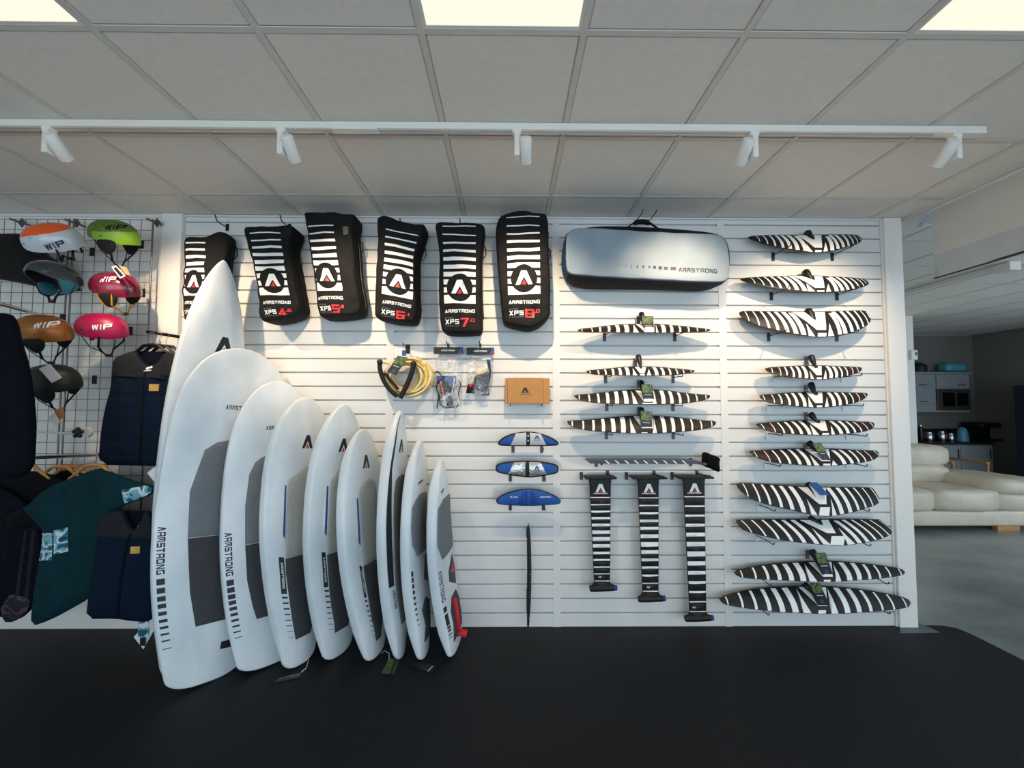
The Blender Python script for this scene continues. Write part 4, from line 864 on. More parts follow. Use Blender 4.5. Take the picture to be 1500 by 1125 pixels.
# ================================================================== BOARDS LEANING ON THE WALL
def bshape(s, sm, pn, qn, tw, pt):
    if s > sm: h = max(0.0, 1 - ((s - sm) / (1 - sm)) ** pn) ** qn
    else: h = 1 - (1 - tw) * ((sm - s) / sm) ** pt
    e = min(1.0, max(0.0, s / .035)); return h * sqrt(max(0.0, 1 - (1 - e) ** 2)) ** .7
class Board:
    def __init__(B, p, label, thick=.1):
        tx, ty, nx, nz, W_, al = p[:6]; B.sh = p[6:11]; B.W = W_; B.th = thick
        B.T = Vector((tx, ty, 0.0)); N_ = Vector((nx, p[11], nz)); B.l = N_ - B.T; B.L = B.l.length; B.l.normalize()
        w = Vector((cos(al), sin(al), 0)); w -= B.l * w.dot(B.l); w.normalize(); B.w = w
        n = w.cross(B.l); B.n = -n if n.y > 0 else n
        B.t = thing('foil_board', label, 'board', B.T, 'foil boards leaning against the slat wall')
        B.prints = []
    def hw(B, b): return B.W / 2 * bshape(min(1, max(0, b / B.L)), *B.sh)
    def tk(B, b):
        s = min(1, max(0, b / B.L)); return B.th / 2 * min(1, .25 + 3.5 * min(s, 1 - s) ** .8)
    def rock(B, b): return .05 * (2 * b / B.L - 1) ** 2
    def top(B, a, b): h = max(.02, B.hw(b)); return B.tk(b) * (1.06 - .55 * min(1, abs(a) / h) ** 3.2)
    def map3(B, a, b, h): return B.T + B.l * b + B.w * a + B.n * (h + B.rock(b))
    def uv(B, px, py):
        d = ray(px, py); hh = .05
        for _ in range(3):
            k = ((B.T + B.n * hh) - CAMP).dot(B.n) / d.dot(B.n); q = CAMP + d * k - B.T; a, b = q.dot(B.w), q.dot(B.l); hh = B.top(a, b) + B.rock(b)
        return a, b
    def body(B, mats=('board', 'printblack', 'printred', 'printwhite', 'printblue', 'printgrey', 'navyprint')):
        n = 80; ss = [(.5 - .5 * cos(pi * i / n)) for i in range(n + 1)]
        right = [(B.hw(s * B.L), s * B.L) for s in ss]; left = [(-a, b) for a, b in right[::-1]]
        ol = [right[0]] + [p for p in right[1:-1]] + [right[-1]] + left[1:-1]
        ol2 = []
        for p in ol:
            if not ol2 or (Vector(p) - Vector(ol2[-1])).length > .004: ol2.append(p)
        panel(MB(), ol2, B.prints, B.map3, B.top, lambda a, b: -B.top(a, b), r=.012, e=1, K=6, grid=.045, step=.03).build('hull', list(mats), B.t, smooth=50)
    def pad(B, left_px, m, name='deck_pad', raise_=.005, clipfn=None):
        """foam pad, symmetric about the stringer: left edge given from nose end to tail end"""
        L = [B.uv(*p) for p in left_px]; L = [(min(a, -.01), b) for a, b in L]
        L = [(max(a, -B.hw(b) + .02), b) for a, b in L]
        ol = L + [(-a, b) for a, b in L[::-1]]
        panel(MB(), ol, [], B.map3, lambda a, b: B.top(a, b) + raise_, lambda a, b: B.top(a, b) - .002, r=.002, K=3, grid=.04, step=.03).build(name, m, B.t, smooth=50)
    def padsplit(B, left_px, ysplit, mats):
        """same pad cut across at a pixel height into front and rear pieces"""
        up_, dn = [], []
        for i, p in enumerate(left_px):
            (up_ if p[1] <= ysplit else dn).append(p)
            if i + 1 < len(left_px) and p[1] <= ysplit < left_px[i + 1][1]:
                k = (ysplit - p[1]) / (left_px[i + 1][1] - p[1]); q = (p[0] + k * (left_px[i + 1][0] - p[0]), ysplit); up_.append(q); dn.append((q[0], q[1] + .8))
        B.pad(up_, mats[0], 'front_pad'); B.pad(dn, mats[1], 'rear_pad')
    def poly(B, px, m): B.prints.append(([B.uv(*p) for p in px], m))
    def emblem(B, px, py, hgt, mark=1, a=None):
        a_, b = B.uv(px, py); a_ = a_ if a is None else a
        legs, tri = logoA(a_, b - hgt / 2, b + hgt / 2, hgt * .95); B.prints += [(legs, mark), (tri, 2)]
    def words(B, s, px, py, hgt, m=1):
        a, b = B.uv(px, py); a = -abs(a); B.prints += [(p, m) for p in text(s, a, -a, b - hgt / 2, b + hgt / 2)]
    def railtext(B, s, py0, py1, pxl, wd=.035, off=.018, m=1):
        b0, b1 = B.uv(pxl, py0)[1], B.uv(pxl, py1)[1]; f = lambda t, q: (-B.hw(b0 + (b1 - b0) * t) + off + q * wd, b0 + (b1 - b0) * t)
        B.prints += [([f(*p) for p in g], m) for g in text(s, 0, 1, 0, 1)]
    def ticks(B, ys, pxl, wd=.035, off=.018, m=1, h0=.03):
        n = len(ys)
        for i, y in enumerate(ys):
            b = B.uv(pxl, y)[1]; h = h0 * (1 - i / n) ** 1.1 + .002; f = lambda q, bb: (-B.hw(bb) + off + q * wd, bb)
            B.prints.append(([f(0, b - h / 2), f(1, b - h / 2), f(1, b + h / 2), f(0, b + h / 2)], m))
BP = {
 1: [-1.8968, -0.4753, -1.9653, 2.5297, 0.4498, 1.0200, 0.4788, 2.3797, 0.6945, 0.5000, 2.2000, -0.1880],
 2: [-1.7364, -0.5421, -1.7847, 1.9211, 0.6791, 0.9456, 0.5813, 3.5288, 0.4817, 0.4930, 2.2158, -0.1933],
 3: [-1.4576, -0.3817, -1.5729, 1.7123, 0.5587, 0.8592, 0.5114, 2.9397, 0.5048, 0.5873, 2.0444, -0.1756],
 4: [-1.2941, -0.3961, -1.3923, 1.6069, 0.4984, 1.159, 0.5626, 2.9745, 0.5537, 0.3844, 1.6784, -0.1874],
 5: [-1.1034, -0.3037, -1.1397, 1.5635, 0.4643, 1.1737, 0.5316, 2.7464, 0.6189, 0.43, 1.89, -0.2003],
 6: [-0.8666, -0.3243, -1.0159, 1.3969, 0.4583, 1.3727, 0.5382, 2.7751, 0.5748, 0.4351, 1.7106, -0.2091],
 7: [-0.7135, -0.3366, -0.7853, 1.5195, 0.4148, 1.5009, 0.4909, 2.2799, 0.6264, 0.3138, 1.8343, -0.1636],
 8: [-0.5701, -0.3274, -0.648, 1.322, 0.4144, 1.5221, 0.4904, 2.3983, 0.6038, 0.4594, 1.9463, -0.1697],
 9: [-0.3822, -0.2371, -0.4992, 1.195, 0.4069, 1.4699, 0.4583, 2.0679, 0.6528, 0.74, 2.1319, -0.2189]}
b = Board(BP[1], 'tall white board with a pointed nose, rearmost at the left of the row')
b.emblem(329, 506, .11); b.body()
b = Board(BP[2], 'wide white board with a rounded nose in front of the tall pointed one', .085)
b.words('ARMSTRONG', 331, 596, .028); b.railtext('ARMSTRONG', 772, 842, 232); b.ticks([853, 866, 878, 889, 900, 911, 921, 931, 941, 953], 232)
b.poly([(324, 940), (345, 934), (345, 946), (322, 951)], 1); b.body()
b.padsplit([(334, 645), (318, 648), (300, 659), (288, 692), (278, 720), (275, 787), (278, 867), (286.5, 918)], 788, ('padgrey', 'paddark'))
b = Board(BP[3], 'white board with dark pads, third from the left', .085)
b.words('ARMSTRONG', 390, 627, .026); b.railtext('ARMSTRONG', 781, 845, 330); b.ticks([855, 866, 876, 885, 894, 903, 912, 921, 930, 939], 331)
b.body(); b.padsplit([(392, 666), (382, 671), (374, 677), (365, 695), (359, 742), (359, 797), (362, 851), (370, 888), (376, 907)], 798, ('padgrey', 'paddark'))
def midboard(i, label, emb, blue, box, t0, t1, padpx, ys, boxtext=True):
    b = Board(BP[i], label); b.emblem(*emb, .085)
    b.poly([(blue[0][0] - 1.2, blue[0][1]), (blue[0][0] + 1.2, blue[0][1]), (blue[1][0] + 1.6, blue[1][1]), (blue[1][0] - 1.6, blue[1][1] - 6)], 4)
    b.poly(box, 1)
    q = [Vector(p) for p in box]; f = lambda t, s: (q[0] * (1 - t) + q[3] * t) * (1 - s) + (q[1] * (1 - t) + q[2] * t) * s
    for g in text('ARMSTRONG', .14, .86, .32, .72): b.poly([tuple(f(x, y)) for x, y in g], 3)
    n = 8; w0 = q[2] - q[3]
    for k in range(n):
        c = Vector(t0).lerp(Vector(t1), k / (n - 1)); h = 2.6 * (1 - k / n) + .25
        b.poly([tuple(c), (c.x + w0.x * 1.0, c.y), (c.x + w0.x * 1.0, c.y + h), (c.x, c.y + h)], 6)
    b.body()
    up_ = [p for p in padpx if p[1] <= ys]; k0 = [p for p in padpx if p[1] > ys]
    b.padsplit(padpx, ys, ('padlight', 'paddark'))
    return b
midboard(4, 'white board with a sand-coloured pad, fourth from the left', (451, 647), ((418.5, 711), (416, 790)), [(408, 816), (416, 816.5), (420.5, 870), (412, 870)], (413, 874), (422, 933),
         [(447, 683), (437, 691), (424, 702), (421, 712), (419, 745), (417.5, 790), (418.5, 840), (423, 873), (429, 916), (433, 937)], 818)
midboard(5, 'white board with a sand-coloured pad, fifth from the left', (503.5, 652), ((480, 712), (477, 786)), [(471, 809), (477, 809), (481, 860), (474.5, 860.5)], (475.5, 864), (482, 922),
         [(500, 683), (492, 692), (485, 702), (483, 716), (481, 755), (478.5, 790), (479, 815), (482, 862), (485, 888), (490.5, 927)], 812)
midboard(6, 'white board with a sand-coloured pad, sixth from the left', (537, 676), ((523.5, 730), (527, 801)), [(526.3, 829), (530, 829), (537, 875), (533.5, 876)], (534.5, 879), (546, 931),
         [(540, 699), (532, 706), (527, 714), (525, 726), (526, 760), (529, 805), (534, 845), (539, 874), (544.5, 909), (551, 939)], 829)
b = Board(BP[7], 'slim white board with a long black stripe down its side')
b.emblem(588.5, 653, .085)
lft = [(586, 607), (577, 624), (572, 651), (568.5, 687), (567, 740), (566.5, 790), (567.5, 864)]; rgt = [(577, 858), (574.5, 790), (574, 740), (574.5, 687), (577, 651), (581, 624), (587.5, 607)]
RG = [b.uv(*p) for p in rgt]; b.prints.append(([(a - .055 * min(1, (b.L - bb) / .25), bb) for a, bb in RG[::-1]] + RG, 1)); b.railtext('ARMSTRONG', 869, 897, 571, wd=.03, off=.035)
b.body(); b.pad([(589, 695), (583, 699), (579.5, 704.5), (577, 722), (576.5, 767), (577.5, 800), (579, 858), (583, 897), (587, 915)], 'padbrown')
b = Board(BP[8], 'white board with a dark grey kite-shaped pad, second from the right')
b.poly([(609, 707), (619.5, 701.5), (620, 705), (609, 711)], 5); b.ticks([845, 855, 865, 875, 885, 895, 905, 915, 925, 935], 598, wd=.02, off=.014, h0=.028)
b.poly([(622, 812), (630, 808), (634, 852), (621, 848)], 5); b.poly([(627, 832), (632, 830), (632, 842), (627, 840)], 2)
b.body(); b.pad([(615, 723), (608, 733), (604, 745), (603, 776), (606, 800), (611, 815)], 'padgrey', 'front_pad'); b.pad([(622, 876), (617, 893), (616.5, 917), (621.5, 941)], 'paddark', 'rear_pad')
b = Board(BP[9], 'shortest white board, at the right end, with a red strap on its tail')
b.poly([(642.5, 721), (649.5, 714), (650, 717.5), (643, 724.5)], 5)
b.poly([(662, 809), (657, 837), (658, 852.5), (668, 854.5), (666.5, 830)], 1); b.poly([(663.5, 825), (660.5, 838), (666, 838)], 2)
b.railtext('ARMSTRONG', 841, 892, 642, wd=.04, off=.014); b.ticks([898, 908, 915, 922, 930, 937, 945, 952], 650, wd=.034, off=.014)
b.body(); b.pad([(646.5, 731), (643, 738), (640.5, 747), (640, 767), (643, 800), (648, 820)], 'padgrey', 'front_pad')
b.pad([(661, 875), (658.5, 895), (659, 915), (664, 940)], 'paddark', 'rear_pad')
pa = [b.uv(*p) for p in [(662, 876), (665, 895), (668, 915), (670, 930)]]
for k, (a, bb) in enumerate(pa): pass
MB().tube([b.map3(a, bb, b.top(a, bb) + .012) for a, bb in pa], .017, 8, flat=.35).build('red_strap', 'red', b.t, smooth=45)
a, bb = pa[-1]; c = b.map3(a + .01, bb, b.top(a, bb) + .03)
MB().tube([c + Vector((-.03, 0, .012)), c + Vector((.028, 0, .0))], .022, 12).build('rolled_strap_end', 'red', b.t, smooth=45)

# --- swing tags of the boards lying on the floor
def floortag(quad, label, mats, cord=None):
    q = [atz(px, py, .003) for px, py in quad]; c = sum(q, Vector()) / 4; t = thing('floor_tag', label, 'tag', (c.x, c.y, 0.0), 'swing tags on the floor by the boards')
    f = lambda s, v: tuple(((q[0] * (1 - s) + q[1] * s) * (1 - v) + (q[3] * (1 - s) + q[2] * s) * v)[:2])
    rc = lambda s0, v0, s1, v1: [f(s0, v0), f(s1, v0), f(s1, v1), f(s0, v1)]
    panel(MB(), rc(0, 0, 1, 1), [(rc(.03, .04, .55, .96), 1), (rc(.8, .1, .84, .9), 2)], lambda u, v, h: Vector((u, v, .003 + h)), lambda u, v: .0006, lambda u, v: -.001, r=0, grid=0).build('card', mats, t)
    if cord: MB().tube([atz(px, py, .004 + .02 * (i % 2)) for i, (px, py) in enumerate(cord)], .0018, 6).build('cord', 'paper', t, smooth=60)
floortag([(441, 985), (440, 992), (399, 1001), (410, 993)], 'dark swing tag with green picture lying below the fourth board', ['tagdark', 'taggreen', 'printgrey'], [(441, 985), (449, 978), (452, 966), (445, 960)])
floortag([(570, 964), (586, 966), (578, 988), (558, 987)], 'dark swing tag lying under the slim striped board', ['tagdark', 'taggreen', 'printgrey'], [(570, 966), (570, 957), (563, 953), (559, 957)])
floortag([(612, 969), (640, 976), (631, 987), (602, 973)], 'dark swing tag with a pale bar under the right-hand boards', ['tagdark', 'printblack', 'printwhite'])

# ================================================================== SMALL GOODS ON THE SLAT WALL
# --- tow rope with handle
zr = (545, 500, 11.25); y0 = -.07
tr_ = lambda x, y, dy=0.0: at(zr[0] + x / zr[2], zr[1] + y / zr[2], y0 + dy)
t = thing('tow_rope', 'coiled yellow tow rope with black foam handles', 'rope', tr_(520, 940))
rnd = random.Random(3)
for k in range(14):
    f = k / 13; cx_, cy_ = 560 + 55 * f + rnd.uniform(-12, 12), 585 - 5 * f + rnd.uniform(-12, 12); rx, ry = 215 + 175 * f * rnd.uniform(.8, 1.05), 200 + 125 * f * rnd.uniform(.85, 1.05); ph = rnd.uniform(0, 6)
    pts = [tr_(cx_ + rx * cos(a) * (1 + .03 * sin(3 * a + ph)), cy_ + ry * sin(a) * (1 + .04 * sin(2 * a + ph)), -.012 * (k % 4) + .012 * sin(a * 2 + ph)) for a in [2 * pi * i / 40 for i in range(40)]]
    MB().tube(pts + [pts[0]], .0080, 8, cap=False).build('rope_loop', 'ropewhite' if k in (3, 8, 11) else 'rope', t, smooth=60)
for pts in ([(740, 250), (830, 330), (905, 520), (900, 690), (850, 735)], [(880, 370), (960, 450), (1000, 580), (965, 690)], [(180, 350), (300, 370), (480, 370), (640, 390)], [(690, 600), (640, 690), (560, 790)]):
    MB().tube([tr_(x, y, -.03) for x, y in smooth_poly(pts, 2, False)], .0068, 8).build('rope_end', 'rope', t, smooth=60)
MB().tube([tr_(x, y, -.06) for x, y in smooth_poly([(125, 330), (130, 480), (190, 650), (290, 800), (415, 905)], 2, False)], .016, 12).build('handle_grip', 'foam', t, smooth=50)
MB().tube([tr_(x, y, -.07) for x, y in smooth_poly([(692, 360), (655, 520), (575, 720), (462, 935)], 2, False)], .0175, 12).build('handle_grip', 'foam', t, smooth=50)
MB().tube([tr_(x, y, -.055) for x, y in ((212, 525), (320, 660), (430, 785))], .010, 10).build('rope_sleeve', 'foam', t, smooth=50)
for c_ in ((128, 345), (684, 372)): MB().ball(tr_(*c_, -.065), .021, 12).build('end_cap', 'black', t, smooth=60)
MB().tube([tr_(x, y, -.01) for x, y in smooth_poly([(545, 890), (700, 850), (840, 770), (975, 690)], 2, False)], .009, 8).build('rope_sleeve', 'foam', t, smooth=50)
a, b_ = tr_(500, 150, -.02), tr_(560, 240, -.02); MB().rbox((a.x, y0 - .035, b_.z), (b_.x, y0 - .018, a.z), .004, 2).build('strap_buckle', 'printblue', t)
tag_part(t, [(zr[0] + x / zr[2], zr[1] + y / zr[2]) for x, y in ((425, 235), (585, 272), (395, 562), (248, 500))], y0 - .085)
hook(zr[0] + 590 / zr[2], zr[1] + 125 / zr[2], .14, 'black hook holding the coiled yellow tow rope', plate='hookblack', ph=.065, pw=.03)
# --- two accessory packs in clear bags
zp = (625, 495, 10.227)
def pk(x, y, yy=-.05): return at(zp[0] + x / zp[2], zp[1] + y / zp[2], yy)
def pk2(x, y, yy=-.05): p = pk(x, y, yy); return (p.x, p.z)
def pack(hdr, bagpoly, label, build, hx):
    y0 = -.045; t = thing('accessory_pack', label, 'accessory pack', pk((hdr[0] + hdr[2]) / 2, max(p[1] for p in bagpoly), y0), 'accessory packs on the slat wall')
    x0, y0_, x1, y1 = hdr; cxm = (x0 + x1) / 2
    pr = [([pk2(a, -b_) for a, b_ in g], 1) for g in text('ARMSTRONG', cxm - 105, cxm + 100, -(y0_ + 62), -(y0_ + 42))]
    pr += [([pk2(x1 - 78, y1 - 4), pk2(x1 - 30, y0_ + 4), pk2(x1 - 4, y0_ + 4), pk2(x1 - 4, y1 - 45), pk2(x1 - 36, y1 - 4)], 2), ([pk2(x1 - 36, y1 - 3), pk2(x1 - 16, y1 - 42), pk2(x1 - 3, y1 - 3)], 3)]
    panel(MB(), [pk2(x0, y0_), pk2(x1, y0_), pk2(x1, y1), pk2(x0, y1)], pr, wallmap(y0), lambda u, v: .002, lambda u, v: -.002, r=0, grid=0).build('header_card', ['printblack', 'printwhite', 'printblue', 'printred'], t)
    ol = smooth_poly([pk2(*p) for p in bagpoly], 1); zz_ = [p[1] for p in ol]; zm, hh = (min(zz_) + max(zz_)) / 2, (max(zz_) - min(zz_)) / 2; um = sum(p[0] for p in ol) / len(ol); uw = .5 * (max(p[0] for p in ol) - min(p[0] for p in ol))
    th = lambda u, v: .004 + .032 * max(0, 1 - ((u - um) / uw) ** 2) * max(0, min(1, (zm + hh - v) / (2 * hh) * 2.2)) + .003 * sin(70 * u + 40 * v)
    panel(MB(), ol, [], wallmap(y0), th, lambda u, v: -.014, r=.003, K=3, grid=.02, step=.02).build('clear_bag', 'clear', t, smooth=60)
    build(t); hook(zp[0] + hx / zp[2], zp[1] + 112 / zp[2], .085, 'black peg holding the ' + label, plate='hookblack', ph=.03, pw=.014)
def c1(t):
    MB().tube([pk(205, 655), pk(260, 860)], .0095, 10).build('orange_tube', 'orange', t, smooth=50)
    MB().rbox((pk(150, 580).x, -.052, pk(150, 690).z), (pk(440, 580).x, -.048, pk(150, 570).z), .001, 1).build('blue_card', 'printblue', t)
    for q in ([(310, 900), (340, 860), (385, 880), (405, 1030), (300, 1040)], [(200, 690), (290, 640), (340, 700), (300, 840), (200, 850)], [(330, 720), (400, 690), (420, 800), (340, 830)]):
        panel(MB(), smooth_poly([pk2(*p) for p in q], 1), [], wallmap(-.05), lambda u, v: .008, lambda u, v: -.004, r=.003, K=4, grid=0).build('black_pad', 'blackfab', t, smooth=50)
    for q in ([(130, 520), (170, 495), (240, 590), (280, 560), (250, 600), (170, 650), (140, 760), (190, 860), (150, 1040), (165, 1060)], [(200, 830), (190, 960), (240, 1040), (330, 1050), (420, 1030)], [(480, 640), (520, 700), (470, 820), (490, 980), (440, 1040)]):
        MB().tube([pk(x, y, -.062) for x, y in smooth_poly(q, 2, False)], .0042, 6).build('bungee_cord', 'black', t, smooth=60)
    for q in ([(220, 930), (300, 880), (380, 830), (420, 600)], [(430, 780), (470, 900), (490, 1000)], [(250, 880), (280, 1000)]):
        MB().tube([pk(x, y, -.066) for x, y in q], .0048, 6).build('white_strap', 'paper', t, smooth=60)
pack((105, 135, 540, 240), [(130, 240), (540, 240), (545, 500), (535, 760), (545, 1000), (480, 1040), (300, 1050), (160, 1040), (140, 800), (125, 500)], 'left accessory pack with an orange tube', c1, 322)
def c2(t):
    panel(MB(), smooth_poly([pk2(*p) for p in ((730, 500), (800, 440), (910, 425), (920, 500), (840, 550), (730, 560))], 1), [], wallmap(-.055), lambda u, v: .01, lambda u, v: -.004, r=.004, K=4, grid=0).build('cream_cuff', 'cream', t, smooth=50)
    panel(MB(), smooth_poly([pk2(*p) for p in ((720, 565), (850, 545), (925, 490), (960, 560), (950, 640), (920, 760), (860, 800), (720, 780), (700, 660))], 1), [], wallmap(-.05), lambda u, v: .012, lambda u, v: -.004, r=.004, K=4, grid=.03).build('grey_card', 'tagdark', t, smooth=50)
    l_, r_ = logoA(790, -745, -680, 66)
    panel(MB(), [pk2(a, -b_, -.065) for a, b_ in l_], [], wallmap(-.0655), lambda u, v: .0006, lambda u, v: 0, r=0, grid=0).build('emblem', 'printblue', t)
    for q, m in (([(900, 330), (955, 340), (970, 520), (950, 650), (935, 640), (940, 500), (910, 400)], 'navyprint'), ([(590, 830), (620, 690), (700, 690), (720, 830)], 'blackfab'), ([(625, 690), (660, 755), (695, 690)], 'red')):
        panel(MB(), [pk2(*p) for p in q], [], wallmap(-.06 if m != 'red' else -.068), lambda u, v: .006, lambda u, v: -.004, r=.002, K=4, grid=0).build({'navyprint': 'navy_strap', 'blackfab': 'black_tab', 'red': 'red_tab'}[m], m, t, smooth=50)
    MB().tube([pk(x, y, -.07) for x, y in ((640, 590), (690, 560), (700, 620), (650, 690))], .006, 6).build('cream_cord', 'cream', t, smooth=60)
    MB().tube([pk(x, y, -.062) for x, y in ((800, 780), (860, 820), (930, 760), (930, 850), (820, 855))], .006, 6).build('black_cord', 'black', t, smooth=60)
pack((595, 145, 1012, 250), [(610, 250), (1000, 250), (1000, 500), (985, 700), (945, 840), (850, 870), (640, 850), (600, 700), (620, 450)], 'right accessory pack with leash and red tab', c2, 803)
# --- cardboard box on two clear hooks
zc = (530, 490, 4.8387); y0 = -.045; cb = lambda x, y: at(zc[0] + x / zc[2], zc[1] + y / zc[2], y0 - .035)
a, b_ = cb(1017, 310), cb(1331, 492)
t = thing('cardboard_box', 'flat brown cardboard box with a black emblem', 'box', ((a.x + b_.x) / 2, y0, b_.z))
l_, tri_ = logoA(1158, -415, -375, 56); pr = [([(cb(x, -y).x, cb(x, -y).z) for x, y in l_], 1), ([(cb(x, -y).x, cb(x, -y).z) for x, y in tri_], 1)]
for g in text('ARMSTRONG', 1120, 1200, -427, -420): pr.append(([(cb(x, -y).x, cb(x, -y).z) for x, y in g], 1))
MB().rbox((a.x, y0 - .035, b_.z), (b_.x, y0 + .02, a.z), .001, 1).build('carton', 'card', t)
c = cb(1033, 320); d = cb(1286, 487)
panel(MB(), [(c.x, d.z - .002), (d.x, d.z - .002), (d.x, c.z + .012), (c.x, c.z + .012)], pr, wallmap(y0 - .035), lambda u, v: .002, lambda u, v: 0, r=0, grid=0).build('lid_flap', ['card', 'printblack'], t)
for x in (1033, 1286): p = cb(x, 400); MB().box((p.x - .0012, y0 - .0378, d.z), (p.x + .0012, y0 - .0368, c.z)).build('fold_line', 'cardline', t)
hook(zc[0] + 1053 / zc[2], zc[1] + 512 / zc[2], .10, 'left clear hook under the cardboard box', plate='clearhook', ph=.045); hook(zc[0] + 1268 / zc[2], zc[1] + 512 / zc[2], .10, 'right clear hook under the cardboard box', plate='clearhook', ph=.045)

# ================================================================== WIRE GRID WITH HELMETS AND CLOTHES (left)
YG = -.10
zt, zl = at(150, 321.5, YG).z, .42
def gridpanel(x0, x1, label, brackets):
    t = thing('wire_grid_panel', label, 'grid panel', ((x0 + x1) / 2, YG, zl), 'wire grid panels')
    n = int(round((x1 - x0) / .0745)); vx = [x0 + (x1 - x0) * i / n for i in range(n + 1)]; vz = []
    z_ = zt
    while z_ > zl: vz.append(z_); z_ -= .0745
    pv = ph = None
    for i, x in enumerate(vx):
        if i in (0, n): MB().tube([(x, YG, zt + .004), (x, YG, zl)], .0055, 8).build('frame_tube', 'wire', t, smooth=50); continue
        if pv is None: pv = MB().tube([(0, 0, 0), (0, 0, zl - zt)], .0021, 5).build('wire', 'wire', t, org=(0, 0, 0), smooth=60); pv.location = Vector((x, YG - .002, zt)) - ORG[t]
        else: clone(pv, 'wire', t, (x, YG - .002, zt))
    for z_ in vz:
        if ph is None: ph = MB().tube([(0, 0, 0), (x1 - x0, 0, 0)], .0021, 5).build('wire', 'wire', t, org=(0, 0, 0), smooth=60); ph.location = Vector((x0, YG + .002, z_)) - ORG[t]
        else: clone(ph, 'wire', t, (x0, YG + .002, z_))
    for (px, py) in brackets:
        c = at(px, py, YG + .03); s = .034
        bk = MB(); V_ = [(c.x, c.z + s), (c.x + s * .8, c.z), (c.x, c.z - s), (c.x - s * .8, c.z)]
        bk.add([(x, YG + .028, z_) for x, z_ in V_] + [(x, YG + .034, z_) for x, z_ in V_], [(3, 2, 1, 0), (4, 5, 6, 7)] + [(i, (i + 1) % 4, (i + 1) % 4 + 4, i + 4) for i in range(4)])
        bk.tube([(c.x - .045, YG - .006, c.z + .012), (c.x - .01, YG + .02, c.z), (c.x, YG + .033, c.z)], .008, 6); bk.tube([(c.x, YG + .034, c.z), (c.x, -.008, c.z)], .007, 6)
        bk.build('stand_off_bracket', 'bracket', t)
    return t
xa1, xa0 = at(224, 330, YG).x, at(108, 330, YG).x
gridpanel(xa0, xa1, 'zinc wire grid panel next to the white post', [(230, 326), (112, 327)])
gridpanel(xa0 - .03 - .6, xa0 - .03, 'zinc wire grid panel at the left edge behind the dark clothes', [(32, 326)])

